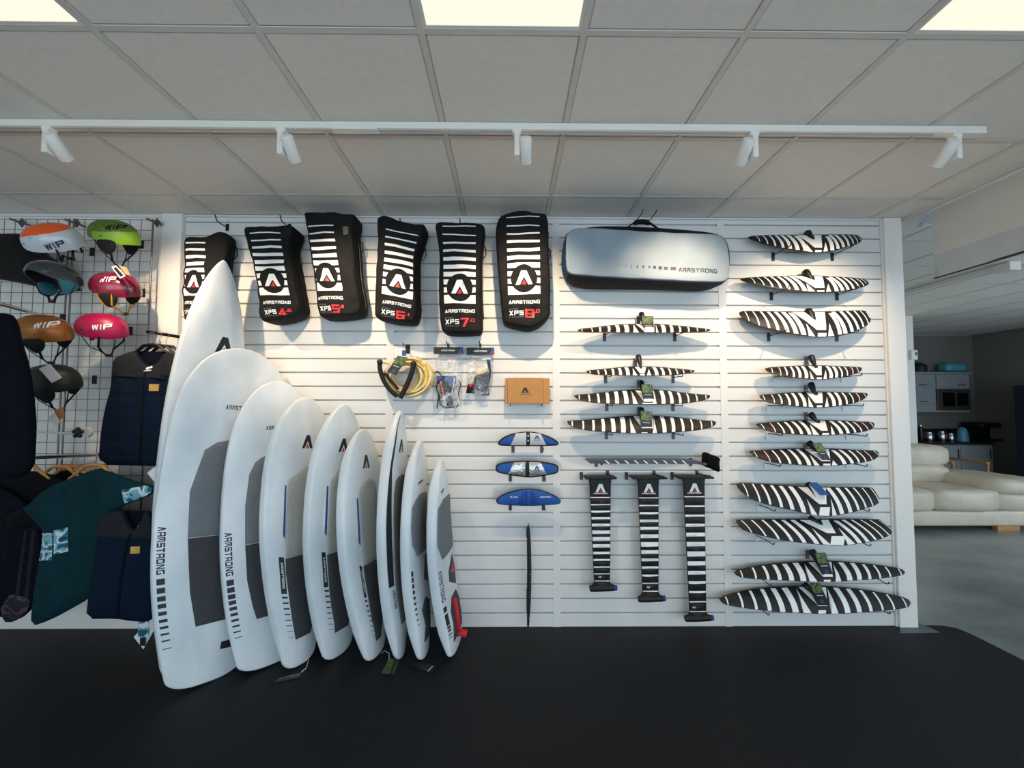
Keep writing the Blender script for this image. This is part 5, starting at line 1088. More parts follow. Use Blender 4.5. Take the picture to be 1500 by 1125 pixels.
def helmet(px, py, y, label, zone, mats, sc=1.0, yaw=0.0, pitch=0.0, logo=None, logom=1, vents=(), strap='lining', chin=(.0, -.19), ear=True, earcol='lining', roll=0.34, lp=(.02, .02)):
    c = at(px, py, y); t = thing('helmet', label, 'helmet', (c.x, c.y, c.z - .1), 'water sports helmets on the wire grid')
    a, b, cc = .138 * sc, .108 * sc, .112 * sc
    Rm = Matrix.Rotation(yaw, 3, 'Z') @ Matrix.Rotation(pitch, 3, 'Y') @ Matrix.Rotation(roll, 3, 'X')
    W = lambda p: c + Rm @ Vector(p)
    def thm(ph):                                        # rim angle: high brow at the front (-x), lower at ears and nape
        f = -cos(ph); return radians(92 - 8 * max(0, f) + 14 * max(0, -f) + 10 * sin(ph) ** 2)
    def S(ph, th, k=1.0):
        e = .86; sx = lambda v: (1 if v >= 0 else -1) * abs(v) ** e
        return (a * k * sx(sin(th)) * cos(ph) + .004 * cos(ph), b * k * sx(sin(th)) * sin(ph), cc * k * sx(cos(th)))
    NP, NT = 112, 48; V_ = []; F_ = []; m_ = []
    for i in range(NT + 1):
        for j in range(NP):
            ph = 2 * pi * j / NP; V_.append(W(S(ph, thm(ph) * i / NT)))
    for i in range(NT):
        for j in range(NP):
            F_.append((i * NP + j, (i + 1) * NP + j, (i + 1) * NP + (j + 1) % NP, i * NP + (j + 1) % NP)); ph = 2 * pi * (j + .5) / NP; m_.append(zone(S(ph, thm(ph) * (i + .5) / NT), sc))
    n0 = len(V_)
    for j in range(NP): ph = 2 * pi * j / NP; V_.append(W(S(ph, thm(ph), .93)))
    for j in range(NP): F_.append((NT * NP + j, n0 + j, n0 + (j + 1) % NP, NT * NP + (j + 1) % NP)); m_.append(0)
    MB().add(V_, F_, m_).build('shell', list(mats), t, smooth=60)
    V_ = []; F_ = []
    for i in range(9):
        for j in range(24): ph = 2 * pi * j / 24; V_.append(W(S(ph, thm(ph) * 1.02 * i / 8, .925)))
    for i in range(8):
        for j in range(24): F_.append((i * 24 + j, i * 24 + (j + 1) % 24, (i + 1) * 24 + (j + 1) % 24, (i + 1) * 24 + j))
    MB().add(V_, F_).build('lining', 'lining', t, smooth=60)
    if ear:
        for s in (-1, 1):
            e_ = smooth_poly([(-.055, .0), (.06, .0), (.062, -.045), (.03, -.085), (.0, -.10), (-.03, -.07)], 2)
            panel(MB(), [(q[0] * sc, q[1] * sc) for q in e_], [], lambda u, v, h: W((u + .012 * sc, s * (b * .93 + h + v * .12), v - .012 * sc)), lambda u, v: .008, lambda u, v: -.008, r=.004, K=4, grid=0).build('ear_pad', earcol, t, smooth=50)
    ch = Vector((chin[0] * sc, 0, chin[1] * sc))
    for s in (-1, 1):
        st = MB()
        for x0 in (-.045, .055): st.tube([W((x0 * sc, s * b * .96, -.02 * sc)), W(((x0 * .5 + .01) * sc, s * b * .93, -.09 * sc)), W((ch.x, s * b * .45, ch.z + .035))], .0065, 6, flat=.45)
        st.tube([W((ch.x, s * b * .45, ch.z + .04)), W((ch.x, s * b * .2, ch.z + .005)), W(ch)], .0065, 6, flat=.45)
        st.build('strap', strap, t, smooth=50)
    MB().rbox(tuple(W(ch) - Vector((.014, .012, .009))), tuple(W(ch) + Vector((.014, .012, .009))), .004, 2).build('buckle', 'black', t)
    for (u, v, l_, ang) in vents:
        g = 1 - (u / a) ** 2 - (v / cc) ** 2; yy_ = -b * sqrt(max(.02, g)) - .0008
        d = Vector((cos(ang), 0, sin(ang))) * l_ * .5; MB().tube([W((u - d.x, yy_ + .004, v - d.z)), W((u, yy_, v)), W((u + d.x, yy_ + .004, v + d.z))], [.003, .0065, .003], 8, flat=.5).build('vent_slot', 'lining', t, smooth=50)
    if logo:
        mb = MB(); u0, v0 = lp; hgt = .032 * sc; wdt = .085 * sc
        for g in text(logo, u0, u0 + wdt, v0, v0 + hgt, .12):
            g2 = resample(g, .012)
            panel(mb, g2, [], lambda u, v, h: W((u, -b * sqrt(max(.03, 1 - abs(u / a) ** 2.3 - abs(v / cc) ** 2.3)) - .0012 - h, v + .12 * (u - u0))), lambda u, v: .0006, lambda u, v: -.0004, r=0, grid=.012, step=.012)
        mb.build('lettering', mats[logom] if not isinstance(logom, str) else logom, t)
    # peg from the grid that carries it
    return t, c
def gpeg(c, label):
    t = thing('grid_peg', label, 'peg', (c.x, YG, c.z + .02), 'pegs on the wire grid')
    MB().tube([(c.x, YG - .004, c.z + .03), (c.x, c.y - .02, c.z + .038), (c.x, c.y - .04, c.z + .058)], .0035, 8).build('peg', 'chrome', t, smooth=50)
    MB().rbox((c.x - .016, YG - .009, c.z + .0), (c.x + .016, YG - .004, c.z + .06), .001, 1).build('clip_plate', 'hookblack', t)
one = lambda p, s: 0
hs = []
hs.append(helmet(80, 356, -.34, 'pearl grey helmet with an orange crown', lambda p, s: 0 if p[2] > (.066 - .10 * max(0, -p[0] - .06)) * s else 1, ('h_orange', 'h_white'), 1.08, yaw=.15, pitch=-.22, logo='WIP', logom='navyprint', vents=((-.09, .03, .03, -.5), (-.03, .058, .035, -.25), (.05, .06, .02, .9)), chin=(.03, -.10), lp=(.015, -.02), ear=False, roll=.62) + ('the orange and grey helmet',))
hs.append(helmet(168, 348, -.30, 'olive and lime green helmet with black ear pads', lambda p, s: 1 if (p[2] < (.03 + .12 * max(0, p[0])) * s and p[0] > -.055 * s) else 0, ('h_olive', 'h_lime'), .98, yaw=.1, pitch=.06, logo='WIP', logom='lining', vents=((.0, .005, .022, 0),), lp=(.025, .045)) + ('the lime green helmet',))
hs.append(helmet(80, 409, -.47, 'dark slate helmet seen from the front', one, ('h_slate',), .92, yaw=1.3, pitch=.05, vents=(), chin=(.0, -.15), earcol='tealpad', roll=0) + ('the dark slate helmet',))
hs.append(helmet(170, 424, -.30, 'burgundy helmet with yellow straps', one, ('h_wine',), .98, yaw=.1, pitch=.05, logo='WIP', logom='printwhite', strap='yellow', chin=(.03, -.16), lp=(-.015, .05)) + ('the burgundy helmet',))
hs.append(helmet(64, 488, -.40, 'copper helmet with black lining', one, ('h_copper',), 1.0, yaw=.15, pitch=.02, logo='WIP', logom='printwhite', vents=((-.035, .04, .03, .1),), lp=(.035, .045)) + ('the copper helmet',))
hs.append(helmet(150, 484, -.30, 'raspberry pink helmet with thin black straps', one, ('h_pink',), .98, yaw=.12, pitch=.04, logo='WIP', logom='printwhite', vents=((-.035, .02, .03, 0), (.0, .075, .025, -.6), (.02, .08, .02, -.6)), chin=(.01, -.17), ear=False, lp=(.025, .02)) + ('the raspberry helmet',))
hs.append(helmet(78, 560, -.36, 'black helmet with a white paper tag', one, ('h_black',), 1.0, yaw=.15, pitch=.0, vents=((-.03, .03, .03, 0),)) + ('the black helmet',))
for t_, c_, nm in hs: gpeg(c_, 'chrome peg carrying ' + nm)
def card(t, quad, y, m, name='paper_tag', prints=()):
    panel(MB(), [P2(*p, y) for p in quad], [([P2(*p, y) for p in q], 1) for q in prints], wallmap(y), lambda u, v: .0007, lambda u, v: -.0007, r=0, grid=0).build(name, [m, 'printblack'], t)
card(hs[1][0], [(163, 391), (170, 389), (184, 404), (176, 408)], -.44, 'paper', prints=[[(166, 393), (170, 391), (181, 403), (177, 406)]]); card(hs[1][0], [(173, 388), (186, 392), (191, 404), (184, 402)], -.43, 'kraft', 'kraft_tag')
card(hs[6][0], [(57, 540), (73, 533), (91, 553), (76, 561)], -.50, 'paper'); card(hs[6][0], [(80, 601), (94, 595), (94, 613), (80, 614)], -.40, 'kraft', 'kraft_tag'); card(hs[6][0], [(70, 612), (80, 604), (88, 618), (82, 624)], -.41, 'paper')
card(hs[0][0], [(78, 392), (93, 399), (86, 402), (78, 400)], -.40, 'kraft', 'kraft_tag')

def garment(name, outl, y, mats, label, cat, prints=(), group=None, puff=.03, sm=1, fold=.006, quilt=0):
    """soft garment hanging flat: outline in pixels on the plane y; prints [(pixels, material index)]"""
    ol = smooth_poly([P2(*p, y) for p in outl], sm); us = [p[0] for p in ol]; vs = [p[1] for p in ol]; cu = (min(us) + max(us)) / 2
    t = thing(name, label, cat, (cu, y, min(vs)), group)
    pr = [([P2(*p, y) for p in q], m) for q, m in prints]
    big = ol if area2(ol) > 0 else ol[::-1]; rs = resample(big, .03)
    def th(u, v):
        d = seg_dist((u, v), rs); return .006 + puff * sqrt(max(0, 1 - (1 - min(1, d / .12)) ** 2)) + fold * sin(38 * u + 5 * v) * min(1, d / .08) - (.006 * max(0, cos(2 * pi * v / quilt)) ** 10 * min(1, d / .03) if quilt else 0)
    panel(MB(), ol, pr, wallmap(y), th, lambda u, v: -.006 - .5 * (th(u, v) - .006), r=.006, K=4, grid=.018 if quilt else .035, step=.03).build('body', list(mats), t, smooth=70)
    return t
def hanger(px, py, y, mat_, label, width=.4, group='clothes hangers', rail_z=None):
    c = at(px, py, y); t = thing('clothes_hanger', label, 'hanger', (c.x, c.y, c.z - .09), group)
    pts = [(c.x - width / 2, y, c.z - .085), (c.x - width * .3, y, c.z - .04), (c.x - .05, y, c.z - .006), (c.x, y, c.z), (c.x + .05, y, c.z - .006), (c.x + width * .3, y, c.z - .04), (c.x + width / 2, y, c.z - .085)]
    MB().tube([Vector(p) for p in pts], [.006, .010, .012, .013, .012, .010, .006], 8, flat=.9).build('shoulder_bar', mat_, t, smooth=50)
    rz = c.z + .06 if rail_z is None else rail_z
    MB().tube([(c.x, y, c.z + .01), (c.x, y, rz - .03), (c.x + .018, y, rz - .016), (c.x + .016, y, rz + .006), (c.x, y, rz + .014), (c.x - .014, y, rz + .008)], .0022, 6).build('hook', 'chrome', t, smooth=60)
    return t
# upper impact vest on a black bar
def vest(outl, yoke, zipp, patch, mark, y, label, hem=None):
    t = garment('impact_vest', outl, y, ('navyfab', 'greyfab', 'darkfab', 'gold', 'printwhite', 'inknavy'), label, 'vest', [(yoke, 1), (zipp, 2), (patch, 3)] + [(m, 4) for m in mark], 'navy impact vests', puff=.03, quilt=.095)
    ols = [P2(*p, y + .03) for p in hem]
    panel(MB(), ols, [], wallmap(y + .03), lambda u, v: .004, lambda u, v: -.004, r=.002, K=3, grid=0).build('back_lining', 'inknavy', t)
    return t
P_ = lambda q: q
vest([(168, 525), (185, 518), (200, 513), (206, 524), (215, 534), (224, 536), (234, 530), (243, 515), (258, 521), (272, 535), (274, 600), (272, 684), (200, 682), (146, 681), (149, 640), (155, 600), (164, 570), (166, 545)],
     [(160, 515), (275, 515), (275, 556), (220, 553), (158, 552)], [(219, 538), (222, 538), (211, 682), (207, 682)], [(226, 563), (239, 563), (238, 573), (226, 573)], [ellipse(221, 540, 2.5, 2.2, 8), ellipse(225, 538, 2.2, 2.0, 8), [(217, 543.5), (227, 542), (227, 543.2), (217, 544.7)]], -.27, 'upper navy impact vest with charcoal shoulders and gold patch', [(196, 514), (246, 515), (248, 560), (196, 560)])
vest([(146, 762), (151, 752), (166, 748), (181, 745), (187, 762), (197, 778), (206, 766), (215, 747), (220, 749), (225, 760), (225, 820), (224, 906), (218, 910), (197, 909), (170, 905), (128, 906), (132, 870), (138, 830), (144, 790)],
     [(140, 740), (242, 740), (242, 789), (195, 786), (142, 785)], [(195, 780), (199, 780), (180, 905), (176, 905)], [(199, 798), (211, 798), (211, 808), (199, 808)], [ellipse(200, 766, 2.8, 2.4, 8), ellipse(204.5, 764, 2.2, 2.0, 8), [(196, 770), (206, 769), (206, 770.4), (196, 771.4)]], -.52, 'lower navy impact vest hanging in front of the teal rash vest', [(178, 747), (218, 748), (222, 800), (180, 800)])
bar = thing('display_bar', 'black horizontal bar carrying the upper navy vest', 'bar', at(250, 492, -.20))
a, b_ = at(216, 486, -.16), at(285, 497, -.18); MB().tube([a, b_], .011, 10).build('bar', 'hookblack', bar, smooth=50)
MB().tube([Vector((a.x, YG, a.z)), a], .012, 10).build('socket', 'hookblack', bar, smooth=50)
rz = at(230, 488, -.22).z
for k, (px, y) in enumerate(((222, -.262), (233, -.225), (243, -.19))):
    t_ = hanger(px, 505 + k, y, 'black', ['front', 'middle', 'rear'][k] + ' black plastic hanger inside the upper vest', .30, rail_z=at(px, 490, y).z)
for (t_, quads) in ((thing('hang_tag', 'white and teal tags hanging below the lower navy vest', 'tag', at(210, 950, -.52)), (([(196, 933), (212, 916), (225, 924), (210, 951)], 'paper', -.52), ([(203, 909), (218, 909), (217, 933), (202, 933)], 'camo', -.53), ([(205, 934), (213, 934), (213, 946), (205, 946)], 'printblack', -.531))),
                    (thing('hang_tag', 'white and teal tags between the two navy vests', 'tag', at(225, 714, -.45)), (([(215.6, 692.6), (229.5, 682), (236, 700), (233, 714.5)], 'paper', -.45), ([(229.5, 675), (236, 675), (235, 710), (231, 710)], 'tealpad', -.46)))):
    for q, m, y in quads: card(t_, q, y, m, 'tag_card')
    q0 = quads[1][0]; c0 = at((q0[0][0] + q0[1][0]) / 2, q0[0][1], quads[1][2]); MB().tube([c0 + Vector((0, .01, .05)), c0], .0015, 5).build('string', 'kraft', t_)
# teal rash vest
garment('rash_vest', [(136, 688), (151, 685), (178, 698), (209, 708), (226, 711), (228, 720), (214, 729), (186, 738), (170, 749), (158, 780), (150, 830), (140, 868), (129, 878), (108, 890), (75, 908), (48, 917), (50, 880), (58, 830), (65, 790), (64, 771), (40, 776), (14, 772), (10, 756), (37, 745), (71, 714), (100, 702), (120, 695)], -.44,
        ('tealfab', 'camo', 'darkfab'), 'dark teal rash vest with camouflage cuffs and patches', 'rash vest', [([(64, 780), (88, 778), (88, 816), (60, 820)], 1), ([(89, 774), (107, 770), (107, 805), (90, 809)], 1), ([(184, 716), (230, 708), (232, 724), (214, 732), (186, 741)], 1), ([(8, 752), (38, 742), (66, 775), (40, 780), (8, 776)], 2)], puff=.03, fold=.010)
# dark wetsuits further left
garment('wetsuit', [(-40, 705), (0, 712), (32, 730), (52, 752), (62, 775), (61, 830), (50, 880), (42, 900), (12, 914), (4, 900), (-40, 900)], -.37, ('inknavy', 'pinkcamo', 'greyfab'), 'ink navy wetsuit with a dusky patterned hem at the left edge', 'wetsuit',
        [([(6, 890), (26, 866), (44, 872), (50, 884), (42, 902), (10, 918)], 1), ([(42, 776), (46, 776), (36, 870), (32, 870)], 2), ([(53, 776), (57, 776), (46, 872), (42, 872)], 2)], puff=.025, fold=.008)
garment('wetsuit', [(-30, 722), (0, 700), (30, 690), (58, 690), (90, 700), (110, 720), (112, 800), (100, 860), (60, 880), (0, 880), (-30, 860)], -.31, ('darkfab', 'greyfab'), 'black wetsuit on a wooden hanger behind the ink navy one', 'wetsuit', [], puff=.02)
garment('wetsuit', [(70, 700), (84, 690), (100, 688), (122, 694), (150, 705), (156, 740), (140, 840), (90, 860), (60, 840)], -.25, ('darkfab', 'greyfab'), 'black wetsuit behind the teal rash vest', 'wetsuit', [], puff=.02)
garment('jacket', [(-70, 480), (-10, 462), (14, 458), (24, 470), (30, 500), (42, 540), (50, 600), (50, 650), (47, 690), (20, 703), (-70, 705)], -.80, ('inknavy', 'greyfab'), 'long ink navy jacket hanging nearest at the left edge', 'jacket', [], puff=.06, fold=.01)
# black glossy bag at the far left
ol = smooth_poly([P2(*p, -.26) for p in ((-50, 345), (-20, 338), (20, 337), (34, 342), (40, 356), (58, 372), (68, 378), (69, 398), (62, 408), (44, 417), (20, 412), (0, 408), (-50, 400))], 2)
us = [p[0] for p in ol]; t = thing('black_bag', 'glossy black rounded bag at the far left edge beside the helmets', 'bag', (sum(us) / len(us), -.22, min(p[1] for p in ol)))
rs = resample(ol if area2(ol) > 0 else ol[::-1], .03)
panel(MB(), ol, [], wallmap(-.19), lambda u, v: .02 + .06 * sqrt(max(0, 1 - (1 - min(1, seg_dist((u, v), rs) / .16)) ** 2)), lambda u, v: -.04, r=.02, K=6, grid=.03, step=.03).build('body', mat('black_gloss_vinyl', (6, 6, 6), 0.55, spec=0.25, var=0.15, bump=0.3, bscale=9), t, smooth=70)
c = at(30, 345, -.2); MB().tube([c, c + Vector((.01, .04, .05)), c + Vector((-.01, .095, .06))], .008, 6, flat=.5).build('hanging_strap', 'blackfab', t, smooth=50)
# chrome rails with hangers
def rail(p0, p1, label, r_=.011):
    t = thing('hanging_rail', label, 'rail', p1, 'chrome rails standing out from the wire grid')
    MB().tube([Vector((p1.x, YG - .004, p1.z)), p1.lerp(p0, .1), p0], r_, 12).build('tube', 'chrome', t, smooth=50)
    d = (p0 - p1).normalized(); MB().tube([p0, p0 + d * .006, p0 + d * .03], [r_, r_ * 1.25, r_ * 1.2], 12).build('end_cap', 'chrome', t, smooth=50)
    MB().rbox((p1.x - .02, YG - .012, p1.z - .045), (p1.x + .02, YG - .004, p1.z + .045), .002, 1).build('grid_clip', 'hookblack', t)
rail(at(30, 671, -.70), at(148, 666, -.125), 'chrome rail carrying the wooden hangers and wetsuits')
rail(at(2, 446, -.62), at(88, 469, -.125), 'chrome rail above the long ink navy jacket')
for k, (px, py, y, lb) in enumerate(((38, 681, -.37, 'wooden hanger of the ink navy wetsuit, nearest the left edge'), (88, 683, -.31, 'wooden hanger in the middle of the chrome rail'), (104, 683, -.28, 'wooden hanger just behind the teal rash vest'), (112, 683, -.25, 'wooden hanger of the black wetsuit behind the teal vest'), (138, 681, -.44, 'wooden hanger of the teal rash vest'))):
    hanger(px, py, y, 'wood', lb, .30, rail_z=at(px, 668, y).z)
# star knob clamp on a chrome bar
kc = at(114, 634, -.2); t = thing('star_knob', 'black star-shaped knob on a white round base fixed to the wire grid', 'knob', kc)
MB().lathe((kc.x + .02, -.17, kc.z), [(.03, 0), (.034, .006), (.034, .02), (.02, .03)], 20, axis='y').build('base_disc', 'paper', t, smooth=40)
for k in range(5): a_ = 2 * pi * k / 5 + .3; MB().ball((kc.x + .024 * cos(a_), -.2, kc.z + .024 * sin(a_)), (.014, .012, .014), 10).build('knob_lobe', 'black', t, smooth=60)
MB().ball((kc.x, -.2, kc.z), (.02, .014, .02), 12).build('knob_centre', 'black', t, smooth=60)
e0, e1 = at(50, 633, -.17), at(104, 634, -.17); MB().tube([e0, e1, Vector((kc.x, -.185, kc.z))], .006, 8).build('chrome_bar', 'chrome', t, smooth=50)
e2 = at(88, 636, -.17); MB().tube([e2, Vector((e2.x, YG - .004, e2.z))], .007, 8).build('stem', 'chrome', t, smooth=50)

# ================================================================== THE ROOM BEYOND (right)
def put(px, py, y): return at(px, py, y)
# partition with a white switch box
struct(MB().rbox((4.2, 3.30, 0), (at(1341, 560, 3.30).x, 3.46, H), .003, 1), 'wall_partition', 'white')
c = at(1338, 520, 3.29); t = thing('thermostat', 'small white wall box on the edge of the white partition', 'thermostat', (c.x, 3.28, c.z - .07))
MB().rbox((c.x - .055, 3.262, c.z - .075), (c.x + .045, 3.30, c.z + .075), .01, 2).build('housing', 'metalwhite', t, smooth=50)
MB().rbox((c.x + .0, 3.259, c.z - .01), (c.x + .03, 3.262, c.z + .04), .001, 1).build('slot', 'printgrey', t)
# sofa
sx0, sx1, sy0, sy1 = 3.7, 6.66, 2.12, 3.12
t = thing('leather_sofa', 'cream leather sofa beyond the white end post', 'sofa', ((sx0 + sx1) / 2, (sy0 + sy1) / 2, 0))
MB().rbox((sx0, sy0 + .02, .05), (sx1, sy1, .235), .03, 3).build('base', 'leather', t, smooth=50)
def cushion(lo, hi, r, name):
    bm = bmesh.new(); bmesh.ops.create_cube(bm, size=1)
    for v in bm.verts: v.co = Vector((lo[i] + (v.co[i] + .5) * (hi[i] - lo[i]) for i in range(3)))
    bmesh.ops.subdivide_edges(bm, edges=bm.edges[:], cuts=5, use_grid_fill=True)
    c_ = [(lo[i] + hi[i]) / 2 for i in range(3)]; h_ = [(hi[i] - lo[i]) / 2 for i in range(3)]
    for v in bm.verts:                                     # round the corners off and puff the faces
        q = [max(-1, min(1, (v.co[i] - c_[i]) / h_[i])) for i in range(3)]; o = [0, 0, 0]
        for i in range(3):
            j, k = (i + 1) % 3, (i + 2) % 3; o[i] = q[i] * sqrt(max(0, 1 - r * q[j] ** 6 / 2 - r * q[k] ** 6 / 2)) * (1 + .05 * (1 - q[j] ** 2) * (1 - q[k] ** 2))
            o[i] += .006 / h_[i] * sin(9 * v.co[j] + 7 * v.co[k])
        v.co = Vector([c_[i] + o[i] * h_[i] for i in range(3)])
    mb = MB(); bm.verts.index_update(); mb.add([v.co.copy() for v in bm.verts], [tuple(v.index for v in f.verts) for f in bm.faces]); bm.free()
    return mb.build(name, 'leather', t, smooth=80)
xs_ = at(1373, 740, sy0).x
cushion((sx0 + .55, sy0, .235), (xs_ - .005, sy1 - .28, .49), .14, 'seat_cushion'); cushion((xs_ + .005, sy0, .235), (6.12, sy1 - .28, .49), .14, 'seat_cushion')
cushion((sx0 + .5, sy1 - .40, .46), (5.3, sy1 - .12, .70), .4, 'lumbar_roll'); cushion((5.3, sy1 - .42, .46), (6.16, sy1 - .12, .72), .4, 'lumbar_roll')
cushion((sx0 + .45, sy1 - .34, .66), (5.28, sy1 + .02, .98), .5, 'back_cushion'); cushion((5.3, sy1 - .34, .66), (6.28, sy1 + .02, .98), .5, 'back_cushion')
cushion((6.08, sy0 + .02, .23), (6.66, sy1 - .02, .46), .15, 'arm_base'); cushion((6.04, sy0 - .01, .42), (6.72, sy1 - .05, .63), .32, 'armrest')
cushion((sx0, sy0 + .02, .23), (sx0 + .56, sy1 - .02, .6), .3, 'armrest')
for x, y in ((sx0 + .1, sy0 + .1), (sx0 + .1, sy1 - .1)): MB().box((x - .05, y - .03, -.012), (x + .05, y + .03, .055)).build('foot', 'wood', t)
for x, y in ((6.25, sy0 + .08), (6.5, sy1 - .1)): MB().box((x - .14, y - .03, -.012), (x + .14, y + .03, .055)).build('foot', 'wood', t)
# wooden armchair behind the sofa
c = at(1414, 690, 3.6); t = thing('wooden_armchair', 'light wooden armchair frame behind the cream sofa', 'chair', (c.x, 3.8, -.012))
x0, x1, y0c, y1c = c.x - .28, c.x + .28, 3.55, 4.1
for x in (x0, x1):
    MB().tube([(x, y0c, -.012), (x + .01, y0c - .02, .62)], .018, 8).build('leg', 'wood', t, smooth=50); MB().tube([(x, y1c, -.012), (x, y1c + .04, .40), (x, y1c + .12, .80)], .018, 8).build('leg', 'wood', t, smooth=50)
    MB().rbox((x - .03, y0c - .04, .61), (x + .03, y1c + .06, .645), .01, 2).build('armrest', 'wood', t, smooth=50)
MB().rbox((x0, y0c, .36), (x1, y1c, .44), .02, 2).build('seat', 'cloth_grey', t, smooth=50)
MB().rbox((x0, y1c + .05, .60), (x1, y1c + .09, .80), .015, 2).build('backrest', 'wood', t, smooth=50)
# kitchen
KX = 4.86
ux0, ux1 = at(1343, 560, KX).x - .5, at(1420, 560, KX).x
def kz(py, y=KX): return at(1380, py, y).z
wz1, wz0 = kz(545), kz(604)
t = thing('wall_cabinet', 'grey wall cabinets over the kitchen worktop', 'cabinet', ((ux0 + ux1) / 2, 5.0, wz0))
MB().box((ux0, KX + .02, wz0), (ux1, 5.198, wz1 - .03)).build('carcass', 'cab', t); MB().box((ux0 - .02, KX - .03, wz1 - .03), (ux1 + .02, 5.198, wz1)).build('cornice', 'cab', t)
xm = at(1372, 580, KX).x; zd = kz(568)
for (a_, b_, z0_, z1_) in ((ux0, at(1371, 560, KX).x, zd + .005, wz1 - .04), (at(1371, 560, KX).x + .01, ux1, zd + .005, wz1 - .04), (ux0, xm - .01, kz(592), zd - .005)):
    d_ = MB().rbox((a_ + .004, KX, z0_), (b_ - .004, KX + .02, z1_), .003, 1).build('door', 'cab', t)
    hx = (a_ + b_) / 2 + .1; MB().tube([(hx, KX - .012, z0_ + .05), (hx + .14, KX - .012, z0_ + .05)], .007, 6).build('handle', 'hookblack', d_)
t = thing('microwave', 'dark built-in microwave in the grey wall cabinets', 'microwave', ((xm + ux1) / 2, KX, kz(601)))
MB().rbox((xm, KX - .015, kz(601)), (ux1 - .01, KX + .018, kz(570)), .004, 1).build('front_frame', mat('bronze_steel', (92, 84, 78), .4, .6, var=.05), t)
MB().box((xm + .10, KX - .02, kz(595)), (ux1 - .32, KX - .0151, kz(575))).build('door_glass', 'glassdark', t); MB().box((ux1 - .27, KX - .019, kz(594)), (ux1 - .06, KX - .0151, kz(576))).build('control_panel', 'glassdark', t)
bx1 = 9.0; cz = kz(648, 4.6)
t = thing('kitchen_worktop', 'dark worktop running along the far kitchen wall', 'worktop', (8, 4.9, cz - .04))
MB().rbox((6.6, 4.56, cz - .04), (bx1, 5.198, cz), .004, 1).build('slab', 'worktop', t)
MB().box((6.6, 5.18, cz + .001), (bx1, 5.1995, cz + .22)).build('splashback', 'worktop', bpy.data.objects['wall_far'])
xx = 6.6; lbs = ['grey base cabinet at the left under the dark worktop', 'grey base cabinet with a long handle under the worktop', 'grey curved-front base cabinet under the worktop', 'grey base cabinet at the right end of the worktop']
for k in range(4):
    x2 = xx + .6; t = thing('base_cabinet', lbs[k], 'cabinet', ((xx + x2) / 2, 4.9, -.012), 'base cabinets under the far worktop')
    MB().box((xx + .003, 4.62, -.012), (x2 - .003, 5.198, cz - .041)).build('body', 'cab', t); d_ = MB().rbox((xx + .006, 4.60, .1), (x2 - .006, 4.62, cz - .06), .004, 1).build('door', 'cab', t)
    MB().tube([(x2 - .06, 4.585, cz - .12), (x2 - .06, 4.585, cz - .30)], .007, 6).build('handle', 'hookblack', d_); xx = x2
c = at(1395, 543, 5.0); t = thing('bread_bin', 'aqua blue rounded bread bin on top of the wall cabinets', 'bread bin', (c.x, 5.0, wz1))
MB().rbox((c.x - .20, 4.9, wz1 + .012), (c.x + .20, 5.12, wz1 + .18), .06, 4).build('body', 'applblue', t, smooth=50); MB().rbox((c.x - .21, 4.89, wz1), (c.x + .22, 5.13, wz1 + .016), .004, 1).build('foot_plate', 'black', t)
c = at(1346, 543, 5.0); t = thing('cooking_pot', 'dark pot on top of the wall cabinets beside the partition', 'pot', (c.x, 5.0, wz1))
MB().lathe((c.x, 5.0, wz1), [(.09, 0), (.12, .02), (.125, .12), (.10, .16), (.05, .18), (.05, .20)], 20).build('pot_body', 'h_black', t, smooth=50); MB().rbox((c.x + .13, 4.95, wz1), (c.x + .26, 5.05, wz1 + .025), .004, 1).build('flat_lid', 'black', t)
def kettle(px, label, m, h=.24, r_=.075):
    c = at(px, 640, 4.85); t = thing('kitchen_jug', label, 'jug', (c.x, 4.85, cz), 'things standing on the worktop')
    MB().lathe((c.x, 4.85, cz), [(r_, 0), (r_ * 1.02, .02), (r_ * .9, h * .6), (r_ * .7, h * .92), (r_ * .3, h), (.012, h * 1.03)], 18).build('body', m, t, smooth=50)
    MB().tube([(c.x + r_ * .75, 4.85, cz + h * .85), (c.x + r_ * 1.6, 4.85, cz + h * .75), (c.x + r_ * 1.5, 4.85, cz + h * .3), (c.x + r_ * .95, 4.85, cz + h * .2)], .01, 8).build('handle', 'black', t, smooth=50)
kettle(1410, 'pale aqua kettle on the worktop', 'applblue', .26, .085)
def jar(px, label, m, h, r_, cat='jar'):
    c = at(px, 642, 4.8); t = thing('kitchen_jar', label, cat, (c.x, 4.8, cz), 'things standing on the worktop')
    MB().lathe((c.x, 4.8, cz), [(r_ * .9, 0), (r_, .01), (r_, h * .75), (r_ * .8, h * .85)], 16).build('body', m, t, smooth=50); MB().lathe((c.x, 4.8, cz + h * .851), [(r_ * .85, 0), (r_ * .85, h * .1), (r_ * .3, h * .15)], 16).build('lid', 'steel', t, smooth=50)
jar(1349, 'slim dark bottle at the left of the worktop', 'black', .34, .035, 'bottle'); jar(1361, 'squat steel jar on the worktop', 'steel', .18, .07); jar(1380, 'steel canister on the worktop', 'steel', .20, .06); jar(1393, 'short steel canister beside the kettle', 'steel', .16, .06)
c = at(1445, 640, 4.85); t = thing('coffee_machine', 'black coffee machine at the right of the worktop', 'coffee machine', (c.x, 4.85, cz))
MB().rbox((c.x - .22, 4.75, cz), (c.x + .20, 5.1, cz + .05), .01, 2).build('base', 'black', t); MB().rbox((c.x - .22, 4.95, cz + .05), (c.x + .20, 5.1, cz + .26), .01, 2).build('column', 'black', t); MB().rbox((c.x - .22, 4.72, cz + .26), (c.x + .16, 5.1, cz + .36), .03, 3).build('head', 'black', t, smooth=50)
